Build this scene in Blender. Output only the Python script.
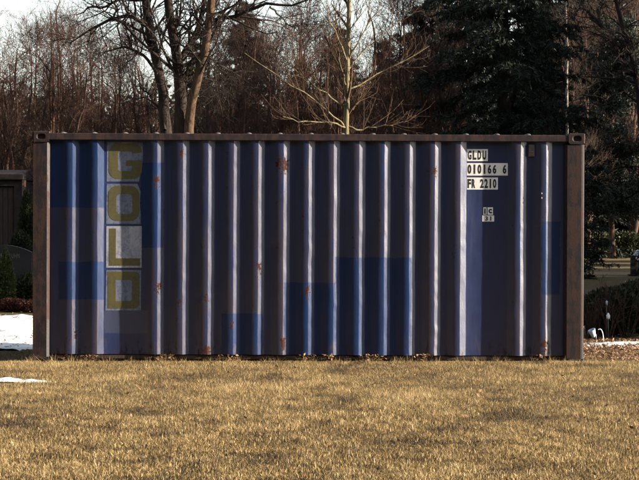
import bpy, bmesh, math, random
import numpy as np
from mathutils import Vector, Matrix

rnd = random.Random(11)
RG = np.random.default_rng(7)
scene = bpy.context.scene
for o in list(bpy.data.objects):
    bpy.data.objects.remove(o)
COL = scene.collection

# ------------------------------------------------------------------ camera
W0, H0 = 639.0, 480.0
FPX = 2184.0          # focal length in photo pixels
HOR = 225.0           # photo row of the horizon
CAMZ = 1.50
D0 = 24.0             # distance of the container front
cam_data = bpy.data.cameras.new('camera')
cam = bpy.data.objects.new('camera', cam_data)
COL.objects.link(cam)
cam_data.sensor_width = 36.0
cam_data.lens = FPX / W0 * 36.0
cam_data.clip_start = 0.1
cam_data.clip_end = 2000
cam.location = (0, 0, CAMZ)
cam.rotation_euler = (math.radians(90) - math.atan((H0 / 2 - HOR) / FPX), 0, 0)
scene.camera = cam
scene.render.resolution_x = 1024
scene.render.resolution_y = 769

# ------------------------------------------------------------------ light
SUN_EL = math.radians(14.5)
SUN_AZ = math.radians(8.2)      # towards the camera from the container's front plane
SUNDIR = Vector((math.cos(SUN_EL) * math.cos(SUN_AZ), -math.cos(SUN_EL) * math.sin(SUN_AZ), math.sin(SUN_EL)))
world = bpy.data.worlds.new('World')
scene.world = world
world.use_nodes = True
wn = world.node_tree
wn.nodes.clear()
sky = wn.nodes.new('ShaderNodeTexSky')
sky.sky_type = 'NISHITA'
sky.sun_disc = False
sky.sun_elevation = SUN_EL
sky.sun_rotation = math.radians(90) + SUN_AZ
sky.air_density = 1.0
sky.dust_density = 0.5
sky.ozone_density = 1.0
bg = wn.nodes.new('ShaderNodeBackground')
bg.inputs['Strength'].default_value = 0.085
wo = wn.nodes.new('ShaderNodeOutputWorld')
hs = wn.nodes.new('ShaderNodeHueSaturation')      # thin winter haze takes the blue out of the sky
hs.inputs['Saturation'].default_value = 0.45
wn.links.new(sky.outputs[0], hs.inputs['Color'])
wn.links.new(hs.outputs[0], bg.inputs[0])
wn.links.new(bg.outputs[0], wo.inputs[0])
sl = bpy.data.lights.new('sun', 'SUN')
sl.energy = 5.0
sl.angle = math.radians(0.5)
sl.color = (1.0, 0.87, 0.70)
sun = bpy.data.objects.new('sun', sl)
COL.objects.link(sun)
sun.location = (30, -6, 20)
sun.rotation_euler = SUNDIR.to_track_quat('Z', 'Y').to_euler()
scene.view_settings.view_transform = 'Standard'
scene.view_settings.look = 'None'
scene.view_settings.gamma = 1.0
scene.view_settings.exposure = 2.0
scene.view_settings.use_curve_mapping = False


# ------------------------------------------------------------------ helpers
def P(px, py, d):
    """a point of the photo at distance d -> world"""
    return Vector(((px - W0 / 2) * d / FPX, d, CAMZ - (py - HOR) * d / FPX))


def tag(o, label=None, cat=None, group=None, kind=None):
    if label: o['label'] = label
    if cat: o['category'] = cat
    if group: o['group'] = group
    if kind: o['kind'] = kind
    return o


def empty(name, loc=(0, 0, 0), rz=0.0):
    o = bpy.data.objects.new(name, None)
    COL.objects.link(o)
    o.location = loc
    o.rotation_euler = (0, 0, rz)
    o.empty_display_size = 0.2
    return o


def link_mesh(name, me, mat=None, parent=None):
    o = bpy.data.objects.new(name, me)
    COL.objects.link(o)
    if mat is not None:
        me.materials.clear()
        me.materials.append(mat)
    if parent is not None:
        o.parent = parent
    return o


def np_mesh(name, V, F, smooth=False, tint=None):
    """V (n,3), F (m,k) with one face size, quick path"""
    me = bpy.data.meshes.new(name)
    V = np.asarray(V, dtype=np.float32)
    F = np.asarray(F, dtype=np.int32)
    n, k = F.shape
    me.vertices.add(len(V))
    me.vertices.foreach_set('co', V.ravel())
    me.loops.add(n * k)
    me.loops.foreach_set('vertex_index', F.ravel())
    me.polygons.add(n)
    me.polygons.foreach_set('loop_start', np.arange(0, n * k, k, dtype=np.int32))
    me.polygons.foreach_set('loop_total', np.full(n, k, dtype=np.int32))
    if smooth:
        me.polygons.foreach_set('use_smooth', np.ones(n, dtype=bool))
    if tint is not None:
        a = me.attributes.new('tint', 'FLOAT', 'POINT')
        a.data.foreach_set('value', np.asarray(tint, dtype=np.float32))
    me.update(calc_edges=True)
    return me


def bm_mesh(name, bm, smooth=False):
    me = bpy.data.meshes.new(name)
    bmesh.ops.recalc_face_normals(bm, faces=bm.faces)
    bm.to_mesh(me)
    bm.free()
    if smooth:
        for p in me.polygons: p.use_smooth = True
    return me


def bm_box(bm, x0, x1, y0, y1, z0, z1):
    v = [bm.verts.new(c) for c in ((x0, y0, z0), (x1, y0, z0), (x1, y1, z0), (x0, y1, z0),
                                   (x0, y0, z1), (x1, y0, z1), (x1, y1, z1), (x0, y1, z1))]
    for f in ((0, 3, 2, 1), (4, 5, 6, 7), (0, 1, 5, 4), (1, 2, 6, 5), (2, 3, 7, 6), (3, 0, 4, 7)):
        bm.faces.new([v[i] for i in f])
    return v


def box(name, x0, x1, y0, y1, z0, z1, mat, parent=None, bevel=0.0):
    bm = bmesh.new()
    bm_box(bm, x0, x1, y0, y1, z0, z1)
    if bevel:
        bmesh.ops.bevel(bm, geom=list(bm.edges), offset=bevel, segments=2, affect='EDGES', profile=0.5)
    return link_mesh(name, bm_mesh(name, bm), mat, parent)


def prism(name, pts, axis, a0, a1, mat, parent=None):
    """polygon pts (2D) extruded along axis ('x','y','z') from a0 to a1"""
    bm = bmesh.new()

    def mk(p, a):
        if axis == 'z': return (p[0], p[1], a)
        if axis == 'y': return (p[0], a, p[1])
        return (a, p[0], p[1])
    A = [bm.verts.new(mk(p, a0)) for p in pts]
    B = [bm.verts.new(mk(p, a1)) for p in pts]
    n = len(pts)
    bm.faces.new(A)
    bm.faces.new(B[::-1])
    for i in range(n):
        bm.faces.new((A[i], B[i], B[(i + 1) % n], A[(i + 1) % n]))
    return link_mesh(name, bm_mesh(name, bm), mat, parent)


def vnoise(x, y, seed=0):
    """2D value noise, 0..1"""
    xi = np.floor(x).astype(np.int64); yi = np.floor(y).astype(np.int64)
    fx = x - xi; fy = y - yi
    fx = fx * fx * (3 - 2 * fx); fy = fy * fy * (3 - 2 * fy)

    def h(a, b):
        n = (a * 374761393 + b * 668265263 + seed * 982451653) & 0xffffffff
        n = ((n ^ (n >> 13)) * 1274126177) & 0xffffffff
        n = n ^ (n >> 16)
        return (n & 0xffff) / 65535.0
    return (h(xi, yi) * (1 - fx) + h(xi + 1, yi) * fx) * (1 - fy) + (h(xi, yi + 1) * (1 - fx) + h(xi + 1, yi + 1) * fx) * fy


def fbm(x, y, seed=0, oct=3):
    s = 0; a = 0.5; t = 0
    for i in range(oct):
        s = s + a * vnoise(x * 2 ** i, y * 2 ** i, seed + i * 17); t += a; a *= 0.5
    return s / t


# ------------------------------------------------------------------ materials
class NT:
    def __init__(self, name):
        self.m = bpy.data.materials.new(name)
        self.m.use_nodes = True
        self.t = self.m.node_tree
        self.t.nodes.clear()
        self.out = self.t.nodes.new('ShaderNodeOutputMaterial')

    def n(self, typ, **kw):
        nd = self.t.nodes.new('ShaderNode' + typ)
        for k, v in kw.items():
            setattr(nd, k, v)
        return nd

    def put(self, sock, v):
        if v is None: return
        if hasattr(v, 'is_linked'):
            self.t.links.new(v, sock)
        else:
            if isinstance(v, tuple) and len(v) == 3 and sock.type == 'RGBA': v = v + (1.0,)
            sock.default_value = v

    def math(self, op, a, b=None, c=None, clamp=False):
        nd = self.n('Math', operation=op, use_clamp=clamp)
        self.put(nd.inputs[0], a)
        if b is not None: self.put(nd.inputs[1], b)
        if c is not None: self.put(nd.inputs[2], c)
        return nd.outputs[0]

    def mix(self, f, a, b):
        nd = self.n('Mix', data_type='RGBA')
        self.put(nd.inputs[0], f); self.put(nd.inputs[6], a); self.put(nd.inputs[7], b)
        return nd.outputs[2]

    def coord(self, which='Object'):
        return self.n('TexCoord').outputs[which]

    def xyz(self, v):
        s = self.n('SeparateXYZ'); self.put(s.inputs[0], v)
        return s.outputs

    def noise(self, vec, scale=1.0, detail=3.0, rough=0.55, stretch=None, dist=0.0):
        if stretch:
            mp = self.n('Mapping'); self.put(mp.inputs[0], vec); mp.inputs['Scale'].default_value = stretch
            vec = mp.outputs[0]
        nd = self.n('TexNoise')
        self.put(nd.inputs['Vector'], vec)
        nd.inputs['Scale'].default_value = scale; nd.inputs['Detail'].default_value = detail
        nd.inputs['Roughness'].default_value = rough; nd.inputs['Distortion'].default_value = dist
        return nd.outputs[0]

    def ramp(self, f, lo, hi, a=0.0, b=1.0, smooth=True):
        nd = self.n('MapRange', interpolation_type='SMOOTHSTEP' if smooth else 'LINEAR')
        self.put(nd.inputs[0], f)
        nd.inputs[1].default_value = lo; nd.inputs[2].default_value = hi
        nd.inputs[3].default_value = a; nd.inputs[4].default_value = b
        return nd.outputs[0]

    def attr(self, name):
        return self.n('Attribute', attribute_name=name).outputs['Fac']

    def bump(self, h, strength=0.3, dist=0.01):
        nd = self.n('Bump'); nd.inputs['Strength'].default_value = strength; nd.inputs['Distance'].default_value = dist
        self.put(nd.inputs['Height'], h)
        return nd.outputs[0]

    def bsdf(self, col, rough=0.7, spec=0.3, normal=None, metal=0.0, transl=None):
        b = self.n('BsdfPrincipled')
        self.put(b.inputs['Base Color'], col); self.put(b.inputs['Roughness'], rough)
        self.put(b.inputs['Specular IOR Level'], spec); self.put(b.inputs['Metallic'], metal)
        if normal is not None: self.put(b.inputs['Normal'], normal)
        o = b.outputs[0]
        if transl:
            t = self.n('BsdfTranslucent'); self.put(t.inputs[0], col)
            ms = self.n('MixShader'); ms.inputs[0].default_value = transl
            self.t.links.new(o, ms.inputs[1]); self.t.links.new(t.outputs[0], ms.inputs[2]); o = ms.outputs[0]
        self.t.links.new(o, self.out.inputs[0])
        return self.m


def mat_simple(name, c1, c2, scale=8.0, rough=0.8, spec=0.2, bump=0.0, stretch=None, bdist=0.01):
    t = NT(name); v = t.coord()
    n = t.noise(v, scale, 5, 0.6, stretch)
    col = t.mix(t.ramp(n, 0.3, 0.7), c1, c2)
    return t.bsdf(col, rough, spec, t.bump(n, bump, bdist) if bump else None)


CX = 308.0                      # photo column of the container's middle
SC = 90.8
CH = 2.591


def lx(px): return (px - CX) / SC
def lz(px, py): return CH - (py - 133.5 - (px - CX) * 0.0042) / SC


def rect_mask(t, X, Z, wob, px0, px1, py0, py1):
    x0, x1 = lx(px0), lx(px1); z1, z0 = lz((px0 + px1) / 2, py0), lz((px0 + px1) / 2, py1)
    dx = t.math('SUBTRACT', t.math('ABSOLUTE', t.math('SUBTRACT', X, (x0 + x1) / 2)), (x1 - x0) / 2)
    dz = t.math('SUBTRACT', t.math('ABSOLUTE', t.math('SUBTRACT', Z, (z0 + z1) / 2)), (z1 - z0) / 2)
    d = t.math('ADD', t.math('MAXIMUM', dx, dz), wob)
    return t.ramp(d, 0.007, -0.007)


def mat_paint():
    t = NT('container_paint'); v = t.coord(); X, Y, Z = t.xyz(v)
    fine = t.noise(v, 60, 4, 0.6)
    mid = t.noise(v, 6, 5, 0.6)
    streak = t.noise(v, 1.0, 6, 0.65, (26, 26, 1.6))
    col = t.mix(t.ramp(mid, 0.3, 0.7), (0.0022, 0.0115, 0.060), (0.0045, 0.0160, 0.076))
    chalk = t.ramp(streak, 0.45, 0.75)
    col = t.mix(t.math('MULTIPLY', chalk, 0.2), col, (0.04, 0.042, 0.065))
    wob = t.math('MULTIPLY', t.math('SUBTRACT', t.math('ADD', t.math('MULTIPLY', mid, 0.6), t.math('MULTIPLY', t.noise(v, 26, 5, 0.7), 0.4)), 0.5), 0.07)
    blues = [(48, 104, 136, 208), (58, 104, 262, 300), (140, 163, 163, 248), (284, 335, 283, 360),
             (335, 411, 258, 360), (221, 263, 314, 360), (541, 560, 222, 295)]
    m = None
    for r in blues:
        k = rect_mask(t, X, Z, wob, *r)
        m = k if m is None else t.math('MAXIMUM', m, k)
    col = t.mix(t.math('MULTIPLY', m, 0.55), col, t.mix(mid, (0.0025, 0.023, 0.085), (0.006, 0.034, 0.115)))
    m2 = rect_mask(t, X, Z, wob, 104, 148, 311, 334)
    col = t.mix(t.math('MULTIPLY', m2, 0.6), col, (0.045, 0.055, 0.095))
    # grime rubbed onto the proud faces of the corrugation
    outer = t.ramp(Y, 0.046, 0.026)
    grime = t.math('MULTIPLY', outer, t.ramp(streak, 0.35, 0.62))
    grime = t.math('MULTIPLY', grime, t.math('SUBTRACT', 1.0, t.math('MULTIPLY', m, 0.7)))
    col = t.mix(t.math('MULTIPLY', grime, 0.6), col, (0.030, 0.018, 0.015))
    # rust spots
    spots = [(284, 164, 3.6), (278, 163, 2.4), (156, 179, 2.8), (258, 267, 2.2), (206, 298, 1.8), (158, 286, 2.2),
             (307, 289, 2.2), (207, 350, 3.2), (283, 342, 3.0), (181, 152, 1.8), (180, 301, 1.6), (76, 331, 1.6),
             (434, 170, 1.8), (544, 344, 3.0), (232, 325, 1.6)]
    rs = None
    wv = t.math('MULTIPLY', t.math('SUBTRACT', t.noise(v, 32, 4, 0.7), 0.5), 0.19)
    for (px, py, r) in spots:
        dx = t.math('SUBTRACT', X, lx(px)); dz0 = t.math('SUBTRACT', Z, lz(px, py)); dz = t.math('SUBTRACT', t.math('MULTIPLY', t.math('MAXIMUM', dz0, 0.0), 0.75), t.math('MULTIPLY', t.math('MINIMUM', dz0, 0.0), 0.33))
        d = t.math('SUBTRACT', t.math('SQRT', t.math('ADD', t.math('MULTIPLY', dx, dx), t.math('MULTIPLY', dz, dz))), r / SC)
        d = t.math('ADD', d, wv)
        k = t.ramp(d, 0.006, -0.010)
        rs = k if rs is None else t.math('MAXIMUM', rs, k)
    low = t.math('MULTIPLY', t.ramp(Z, 0.40, 0.12), t.ramp(t.noise(v, 1.0, 6, 0.7, (18, 18, 6)), 0.50, 0.64))
    sp = t.math('MULTIPLY', outer, t.ramp(t.noise(v, 26, 5, 0.75, (1, 1, 0.5)), 0.60, 0.68))
    rs = t.math('MAXIMUM', rs, t.math('MULTIPLY', t.math('MAXIMUM', low, sp), 0.8))
    col = t.mix(rs, col, t.mix(fine, (0.014, 0.006, 0.004), (0.055, 0.016, 0.007)))
    rough = t.math('ADD', t.math('MULTIPLY', rs, 0.35), t.math('ADD', 0.33, t.math('MULTIPLY', streak, 0.07)))
    h = t.math('ADD', t.math('MULTIPLY', fine, 0.3), t.math('MULTIPLY', t.noise(v, 3.5, 3, 0.5, (2.5, 1, 1)), 1.6))
    spec = t.math('SUBTRACT', 1.0, t.math('MAXIMUM', t.math('MULTIPLY', m, 0.55), t.math('MULTIPLY', rs, 0.9)))
    m_ = t.bsdf(col, rough, spec, t.bump(h, 0.10, 0.02))
    for nd in t.t.nodes:
        if nd.type == 'BSDF_PRINCIPLED': nd.inputs['IOR'].default_value = 1.56; nd.inputs['Specular Tint'].default_value = (0.95, 0.97, 1.0, 1.0)
    return m_


def mat_rusty(name, base, rust, amount=0.5, rough=0.6, blue=0.0):
    t = NT(name); v = t.coord()
    a = t.noise(v, 1.0, 6, 0.65, (16, 16, 2.2)); b = t.noise(v, 9, 5, 0.65); f = t.noise(v, 70, 4, 0.6)
    col = t.mix(t.ramp(b, 0.35, 0.65), base, tuple(c * 1.5 for c in base))
    k = t.ramp(t.math('ADD', t.math('MULTIPLY', a, 0.6), t.math('MULTIPLY', b, 0.4)), 0.62 - 0.3 * amount, 0.72 - 0.3 * amount)
    col = t.mix(k, col, t.mix(f, rust, tuple(c * 2.0 for c in rust)))
    return t.bsdf(col, t.math('ADD', rough, t.math('MULTIPLY', k, 0.2)), 0.35, t.bump(t.math('ADD', f, b), 0.18, 0.006))


M = {}
M['paint'] = mat_paint()
M['post'] = mat_rusty('post_paint', (0.010, 0.0068, 0.0085), (0.020, 0.0088, 0.0068), 0.55)
M['rail'] = mat_rusty('rail_paint', (0.015, 0.0092, 0.012), (0.027, 0.013, 0.012), 0.5)
M['roof'] = mat_rusty('roof_paint', (0.07, 0.07, 0.10), (0.14, 0.08, 0.06), 0.5)
M['rib'] = mat_rusty('rib_worn_paint', (0.065, 0.060, 0.064), (0.03, 0.018, 0.016), 0.4)
M['bottom'] = mat_rusty('bottom_rail_paint', (0.018, 0.018, 0.022), (0.05, 0.026, 0.018), 0.6)
M['door'] = mat_rusty('door_paint', (0.045, 0.055, 0.10), (0.12, 0.06, 0.04), 0.35)
M['steel'] = mat_rusty('galvanised_steel', (0.25, 0.25, 0.25), (0.14, 0.07, 0.04), 0.3)
M['vent'] = mat_rusty('vent_paint', (0.10, 0.09, 0.085), (0.13, 0.07, 0.05), 0.4)


def mat_decal(name, c, dirt, amt=0.5):
    t = NT(name); v = t.coord()
    n = t.noise(v, 1.0, 6, 0.7, (20, 20, 5)); b = t.noise(v, 40, 4, 0.7); L = t.noise(v, 5, 3, 0.6)
    k = t.ramp(t.math('ADD', t.math('MULTIPLY', n, 0.5), t.math('MULTIPLY', b, 0.5)), 0.45, 0.62)
    col = t.mix(t.math('MULTIPLY', k, amt), c, dirt)
    col = t.mix(t.math('MULTIPLY', t.ramp(L, 0.45, 0.7), amt * 0.6), col, dirt)
    return t.bsdf(col, 0.5, 0.4)


M['white_plate'] = mat_decal('white_marking_paint', (0.86, 0.85, 0.82), (0.55, 0.53, 0.50), 0.3)
M['panel_white'] = mat_decal('faded_white_decal', (0.17, 0.195, 0.26), (0.075, 0.093, 0.155), 0.9)
M['panel_light'] = mat_decal('less_faded_white_decal', (0.36, 0.37, 0.42), (0.15, 0.17, 0.25), 0.8)
M['olive'] = mat_decal('olive_yellow_decal', (0.112, 0.097, 0.036), (0.065, 0.062, 0.045), 0.7)
M['black'] = mat_decal('black_lettering', (0.02, 0.02, 0.022), (0.06, 0.06, 0.06), 0.3)


def mat_bark(name, c1, c2, c3=None, rough=0.9):
    t = NT(name); v = t.coord()
    a = t.noise(v, 1.0, 5, 0.65, (22, 22, 4)); b = t.noise(v, 1.2, 3, 0.6)
    col = t.mix(t.ramp(a, 0.35, 0.65), c1, c2)
    if c3: col = t.mix(t.ramp(b, 0.45, 0.65), col, c3)
    return t.bsdf(col, rough, 0.15, t.bump(a, 0.6, 0.02))


M['bark_dark'] = mat_bark('dark_bark', (0.0146, 0.0112, 0.0101), (0.0349, 0.0259, 0.0214))
M['bark_tan'] = mat_bark('tan_bark', (0.034, 0.021, 0.014), (0.105, 0.064, 0.038), (0.05, 0.034, 0.025))
M['bark_pale'] = mat_bark('pale_green_bark', (0.085, 0.072, 0.040), (0.17, 0.145, 0.085))
M['bark_red'] = mat_bark('reddish_twig_bark', (0.0370, 0.0200, 0.0155), (0.0800, 0.0430, 0.0310))
M['bark_brown'] = mat_bark('brown_twig_bark', (0.038, 0.024, 0.018), (0.082, 0.052, 0.038))
M['bark_white'] = mat_bark('white_birch_bark', (0.30, 0.28, 0.25), (0.10, 0.09, 0.08))


def mat_leaf(name, c1, c2, transl=0.25, rough=0.6, c3=None):
    t = NT(name); k = t.attr('tint')
    col = t.mix(t.ramp(k, 0.0, 1.0, smooth=False), c1, c2)
    if c3: col = t.mix(t.ramp(k, 0.80, 0.95), col, c3)
    return t.bsdf(col, rough, 0.25, None, 0.0, transl)


M['needle'] = mat_leaf('spruce_needles', (0.0135, 0.0180, 0.0142), (0.0255, 0.0330, 0.0225), 0.12)
M['thuja'] = mat_leaf('thuja_scales', (0.028, 0.044, 0.016), (0.095, 0.11, 0.036), 0.15)
M['heath'] = mat_leaf('red_heather', (0.05, 0.03, 0.02), (0.19, 0.065, 0.045), 0.2)
M['leaf_dark'] = mat_leaf('dark_evergreen_leaf', (0.018, 0.026, 0.014), (0.058, 0.062, 0.026), 0.15)
M['brush'] = mat_leaf('brown_brush', (0.022, 0.016, 0.014), (0.055, 0.036, 0.028), 0.1)
M['litter'] = mat_leaf('dead_leaves', (0.10, 0.056, 0.030), (0.30, 0.185, 0.105), 0.2, 0.7)


def mat_grass():
    t = NT('dry_grass'); k = t.attr('tint')
    col = t.mix(t.ramp(k, 0.0, 0.30), (0.050, 0.034, 0.024), (0.150, 0.102, 0.044))
    col = t.mix(t.ramp(k, 0.30, 0.62), col, (0.285, 0.202, 0.086))
    col = t.mix(t.ramp(k, 0.75, 1.0), col, (0.56, 0.42, 0.225))
    return t.bsdf(col, 0.6, 0.25, None, 0.0, 0.3)


M['grass'] = mat_grass()


def mat_ground():
    t = NT('winter_ground'); v = t.coord()
    a = t.noise(v, 0.35, 4, 0.6); b = t.noise(v, 7, 5, 0.7); c = t.noise(v, 45, 4, 0.7)
    col = t.mix(t.ramp(b, 0.35, 0.65), (0.075, 0.052, 0.032), (0.16, 0.115, 0.060))
    col = t.mix(t.math('MULTIPLY', t.ramp(a, 0.4, 0.65), 0.6), col, (0.12, 0.105, 0.045))
    col = t.mix(t.math('MULTIPLY', t.ramp(c, 0.55, 0.7), 0.6), col, (0.26, 0.16, 0.085))
    return t.bsdf(col, 0.95, 0.1, t.bump(t.math('ADD', b, c), 0.6, 0.03))


M['ground'] = mat_ground()
M['path'] = mat_simple('sandy_path', (0.16, 0.105, 0.065), (0.27, 0.18, 0.11), 9, 0.95, 0.1, 0.4)
M['snow'] = mat_simple('old_snow', (0.86, 0.86, 0.86), (0.78, 0.77, 0.76), 14, 0.7, 0.3, 0.4, None, 0.02)
M['granite'] = mat_simple('dark_granite', (0.022, 0.020, 0.022), (0.042, 0.039, 0.042), 60, 0.6, 0.15)
M['gilt'] = mat_simple('pale_inscription', (0.20, 0.18, 0.14), (0.14, 0.12, 0.09), 20, 0.6)
M['stucco'] = mat_simple('dark_stucco', (0.0330, 0.0248, 0.0231), (0.0550, 0.0429, 0.0401), 5, 0.9, 0.1, 0.4)
M['sandstone'] = mat_simple('reddish_sandstone', (0.13, 0.075, 0.055), (0.19, 0.115, 0.085), 7, 0.9, 0.1, 0.3)
M['wood_dark'] = mat_simple('dark_door_wood', (0.035, 0.024, 0.02), (0.07, 0.045, 0.035), 6, 0.7, 0.3, 0.3, (8, 8, 0.6))
M['cream'] = mat_simple('cream_render', (0.62, 0.52, 0.34), (0.72, 0.62, 0.44), 2, 0.9, 0.1)
M['roof_tile'] = mat_simple('dark_roof_tile', (0.04, 0.027, 0.024), (0.07, 0.045, 0.04), 3, 0.8, 0.2, 0.4)
M['glass'] = mat_simple('dark_window_glass', (0.02, 0.025, 0.03), (0.04, 0.045, 0.05), 2, 0.1, 0.5)
M['white_frame'] = mat_simple('white_frame', (0.75, 0.74, 0.72), (0.68, 0.67, 0.64), 5, 0.6, 0.3)
M['blue_plastic'] = mat_simple('pale_blue_plastic', (0.35, 0.48, 0.68), (0.55, 0.66, 0.80), 12, 0.35, 0.5)
M['white_plastic'] = mat_simple('white_plastic', (0.80, 0.82, 0.84), (0.70, 0.73, 0.78), 12, 0.35, 0.5)
M['wire'] = mat_simple('grey_wire', (0.05, 0.055, 0.05), (0.09, 0.09, 0.08), 12, 0.4, 0.5)

# ------------------------------------------------------------------ ground
bm = bmesh.new()
N = 60
bmesh.ops.create_grid(bm, x_segments=N, y_segments=N, size=450)
g = link_mesh('ground', bm_mesh('ground', bm), M['ground'])
g.location = (0, 300, 0)
tag(g, kind='structure')
# sandy path crossing behind the graves on the right
pts = []
n = 40
for i in range(n + 1):
    x = -14 + 60 * i / n
    pts.append((x, 66 + 0.25 * x * 0.3 + 0.5 * math.sin(x * 0.3)))
V = []
for i, (x, y) in enumerate(pts):
    V += [(x, y - 1.5 + 0.25 * math.sin(x * 1.7), 0.006), (x, y + 3.0 + 0.3 * math.sin(x * 1.1 + 1), 0.006)]
F = [(2 * i, 2 * i + 2, 2 * i + 3, 2 * i + 1) for i in range(n)]
tag(link_mesh('path', np_mesh('path', V, F), M['path']), kind='structure')

# ------------------------------------------------------------------ shipping container
box_root = empty('shipping_container', ((CX - W0 / 2) * D0 / FPX, D0, -0.078))
box_root.rotation_euler = (0, math.radians(0.24), 0)
tag(box_root, 'rusty dark blue corrugated steel shipping container standing on the dry lawn', 'container')
C = box_root
HL = 3.029; DEP = 2.438
YO, YI = 0.019, 0.070                    # proud and sunk faces of the side wall
ZB, ZT = 0.148, CH - 0.072
starts = [72, 97, 157, 182.4, 207.5, 233, 257.7, 282.7, 308, 333, 358.5, 383.6, 408.7, 434, 459.5, 519.5, 545]


def wall_profile():
    pr = [(lx(47), YI)]
    for s in starts:
        pr += [(lx(s - 12.6), YI), (lx(s - 6.4), YO), (lx(s), YO), (lx(s + 6.2), YI)]
    pr.append((lx(566), YI))
    return pr


def sheet(name, prof, z0, z1, nz, mat, parent, mapf, thick=0.002, dents=0.0, seed=1):
    """corrugated sheet: profile (u, depth) swept over nz rows; small dents"""
    rg = np.random.default_rng(seed)
    pr = []
    for i, (u, d) in enumerate(prof):          # a small radius at each fold
        if 0 < i < len(prof) - 1:
            (a, b), (c, e) = prof[i - 1], prof[i + 1]
            l1 = math.hypot(u - a, d - b); l2 = math.hypot(c - u, e - d)
            r1 = min(0.0035, l1 * 0.4); r2 = min(0.0035, l2 * 0.4)
            pr += [(u + (a - u) * r1 / l1, d + (b - d) * r1 / l1), (u + (c - u) * r2 / l2, d + (e - d) * r2 / l2)]
        else:
            pr.append((u, d))
    pr = np.array(pr)
    n = len(pr)
    zz = np.linspace(z0, z1, nz)
    U, Z = np.meshgrid(pr[:, 0], zz)
    Dp = np.tile(pr[:, 1], (nz, 1))
    if dents:
        flat = np.ones_like(U)
        for a_, b_ in ((102, 147), (464, 512)):
            flat *= np.clip(np.maximum(lx(a_) - U, U - lx(b_)) / 0.06, 0, 1)
        Dp = Dp + flat * dents * (fbm(U * 2.3 + 5, Z * 3.1, seed, 3) - 0.5)
        U = U + dents * (1.2 * (fbm(U * 9.0, Z * 2.7 + 9, seed + 5, 3) - 0.5) + 1.6 * np.clip(fbm(U * 5.0, Z * 4.5 + 3, seed + 8, 3) - 0.58, 0, 1) * 4 * (vnoise(U * 7, Z * 14, seed) - 0.5))
    U = U.ravel(); Z = Z.ravel(); Dp = Dp.ravel()
    V = np.array(mapf(U, Dp, Z)).T
    I = np.arange(n * nz).reshape(nz, n)
    F = np.stack([I[:-1, :-1], I[:-1, 1:], I[1:, 1:], I[1:, :-1]], -1).reshape(-1, 4)
    o = link_mesh(name, np_mesh(name, V, F), mat, parent)
    return o


sheet('side_wall', wall_profile(), ZB, ZT + 0.01, 90, M['paint'], C, lambda u, d, z: (u, d, z), dents=0.008, seed=3)
o = sheet('side_wall', wall_profile(), ZB, ZT + 0.01, 8, M['paint'], C, lambda u, d, z: (-u, DEP - d, z), dents=0.008, seed=4)
tag(o, 'rear long side wall, facing the trees')
ep = [(0.14, YI)]
for i in range(7):
    s = 0.36 + i * 0.278
    ep += [(s - 0.14, YI), (s - 0.07, YO), (s, YO), (s + 0.068, YI)]
ep.append((DEP - 0.14, YI))
sheet('end_wall', ep, ZB, ZT + 0.01, 16, M['paint'], C, lambda u, d, z: (-HL + d, u, z), dents=0.008, seed=5)
# roof: pressed ribs that run across
rf = box('roof', -HL + 0.07, HL - 0.07, 0.061, DEP - 0.061, CH - 0.055, CH - 0.030, M['roof'], C)


def rib_mesh():
    V, F = [], []
    ys = [0.006, 0.010, 0.020, 0.040, 0.075, DEP - 0.075, DEP - 0.040, DEP - 0.010]
    sc = [0.05, 0.45, 0.72, 0.92, 1.0, 1.0, 0.92, 0.3]
    n = 9
    for y, k in zip(ys, sc):
        for i in range(n):
            a = math.pi * i / (n - 1)
            V.append((0.032 * k ** 0.5 * math.cos(a), y, CH - 0.0155 + 0.019 * k * math.sin(a)))
    for j in range(len(ys) - 1):
        for i in range(n - 1):
            F.append((j * n + i, j * n + n + i, j * n + n + i + 1, j * n + i + 1))
    return np_mesh('roof_rib', V, F, smooth=True)


rbm = rib_mesh()
x = lx(62)
while x < lx(556):
    o = link_mesh('roof_rib', rbm, M['rib'], rf); o.location.x = x
    x += 31.0 / SC
# rails
top_z0, top_z1 = CH - 0.088, CH - 0.014
for yy0, yy1, lab in ((0.0, 0.06, 'front'), (DEP - 0.06, DEP, 'rear')):
    box('top_rail', -HL + 0.15, HL - 0.15, yy0, yy1, top_z0, top_z1, M['rail'], C, 0.006)
    box('bottom_rail', -HL + 0.15, HL - 0.15, yy0 + (0.083 if yy0 == 0 else 0), yy1 + (0.06 if yy0 == 0 else -0.078), 0.02, 0.155, M['bottom'], C, 0.006)
for xx0, xx1 in ((-HL, -HL + 0.06), (HL - 0.06, HL)):
    box('top_rail', xx0, xx1, 0.15, DEP - 0.15, top_z0, top_z1, M['rail'], C, 0.006)
    box('bottom_rail', xx0, xx1, 0.15, DEP - 0.15, 0.02, 0.155, M['bottom'], C, 0.006)
box('floor', -HL + 0.061, HL - 0.061, 0.061, DEP - 0.061, 0.10, 0.135, M['wood_dark'], C)
# corner posts; their folded edges catch the sun
xl0, xl1 = -HL, lx(49.3)
xr0, xr1 = lx(563.5), HL
LP = [(xl0, 0.006), (lx(46.8), 0.004), (xl1, 0.030), (xl1, 0.075), (xl0 + 0.075, 0.16), (xl0, 0.16)]
RP = [(xr0, 0.03), (xr0 + 0.028, 0.004), (xr1 - 0.032, 0.004), (xr1 - 0.012, 0.010), (xr1, 0.028), (xr1, 0.16), (xr1 - 0.075, 0.16), (xr0, 0.075)]
for pts_, nm in ((LP, 'left'), (RP, 'right')):
    prism('corner_post', pts_, 'z', 0.118, CH - 0.118, M['post'], C)
    prism('corner_post', [(x_, DEP - y_) for x_, y_ in pts_][::-1], 'z', 0.118, CH - 0.118, M['post'], C)


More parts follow.
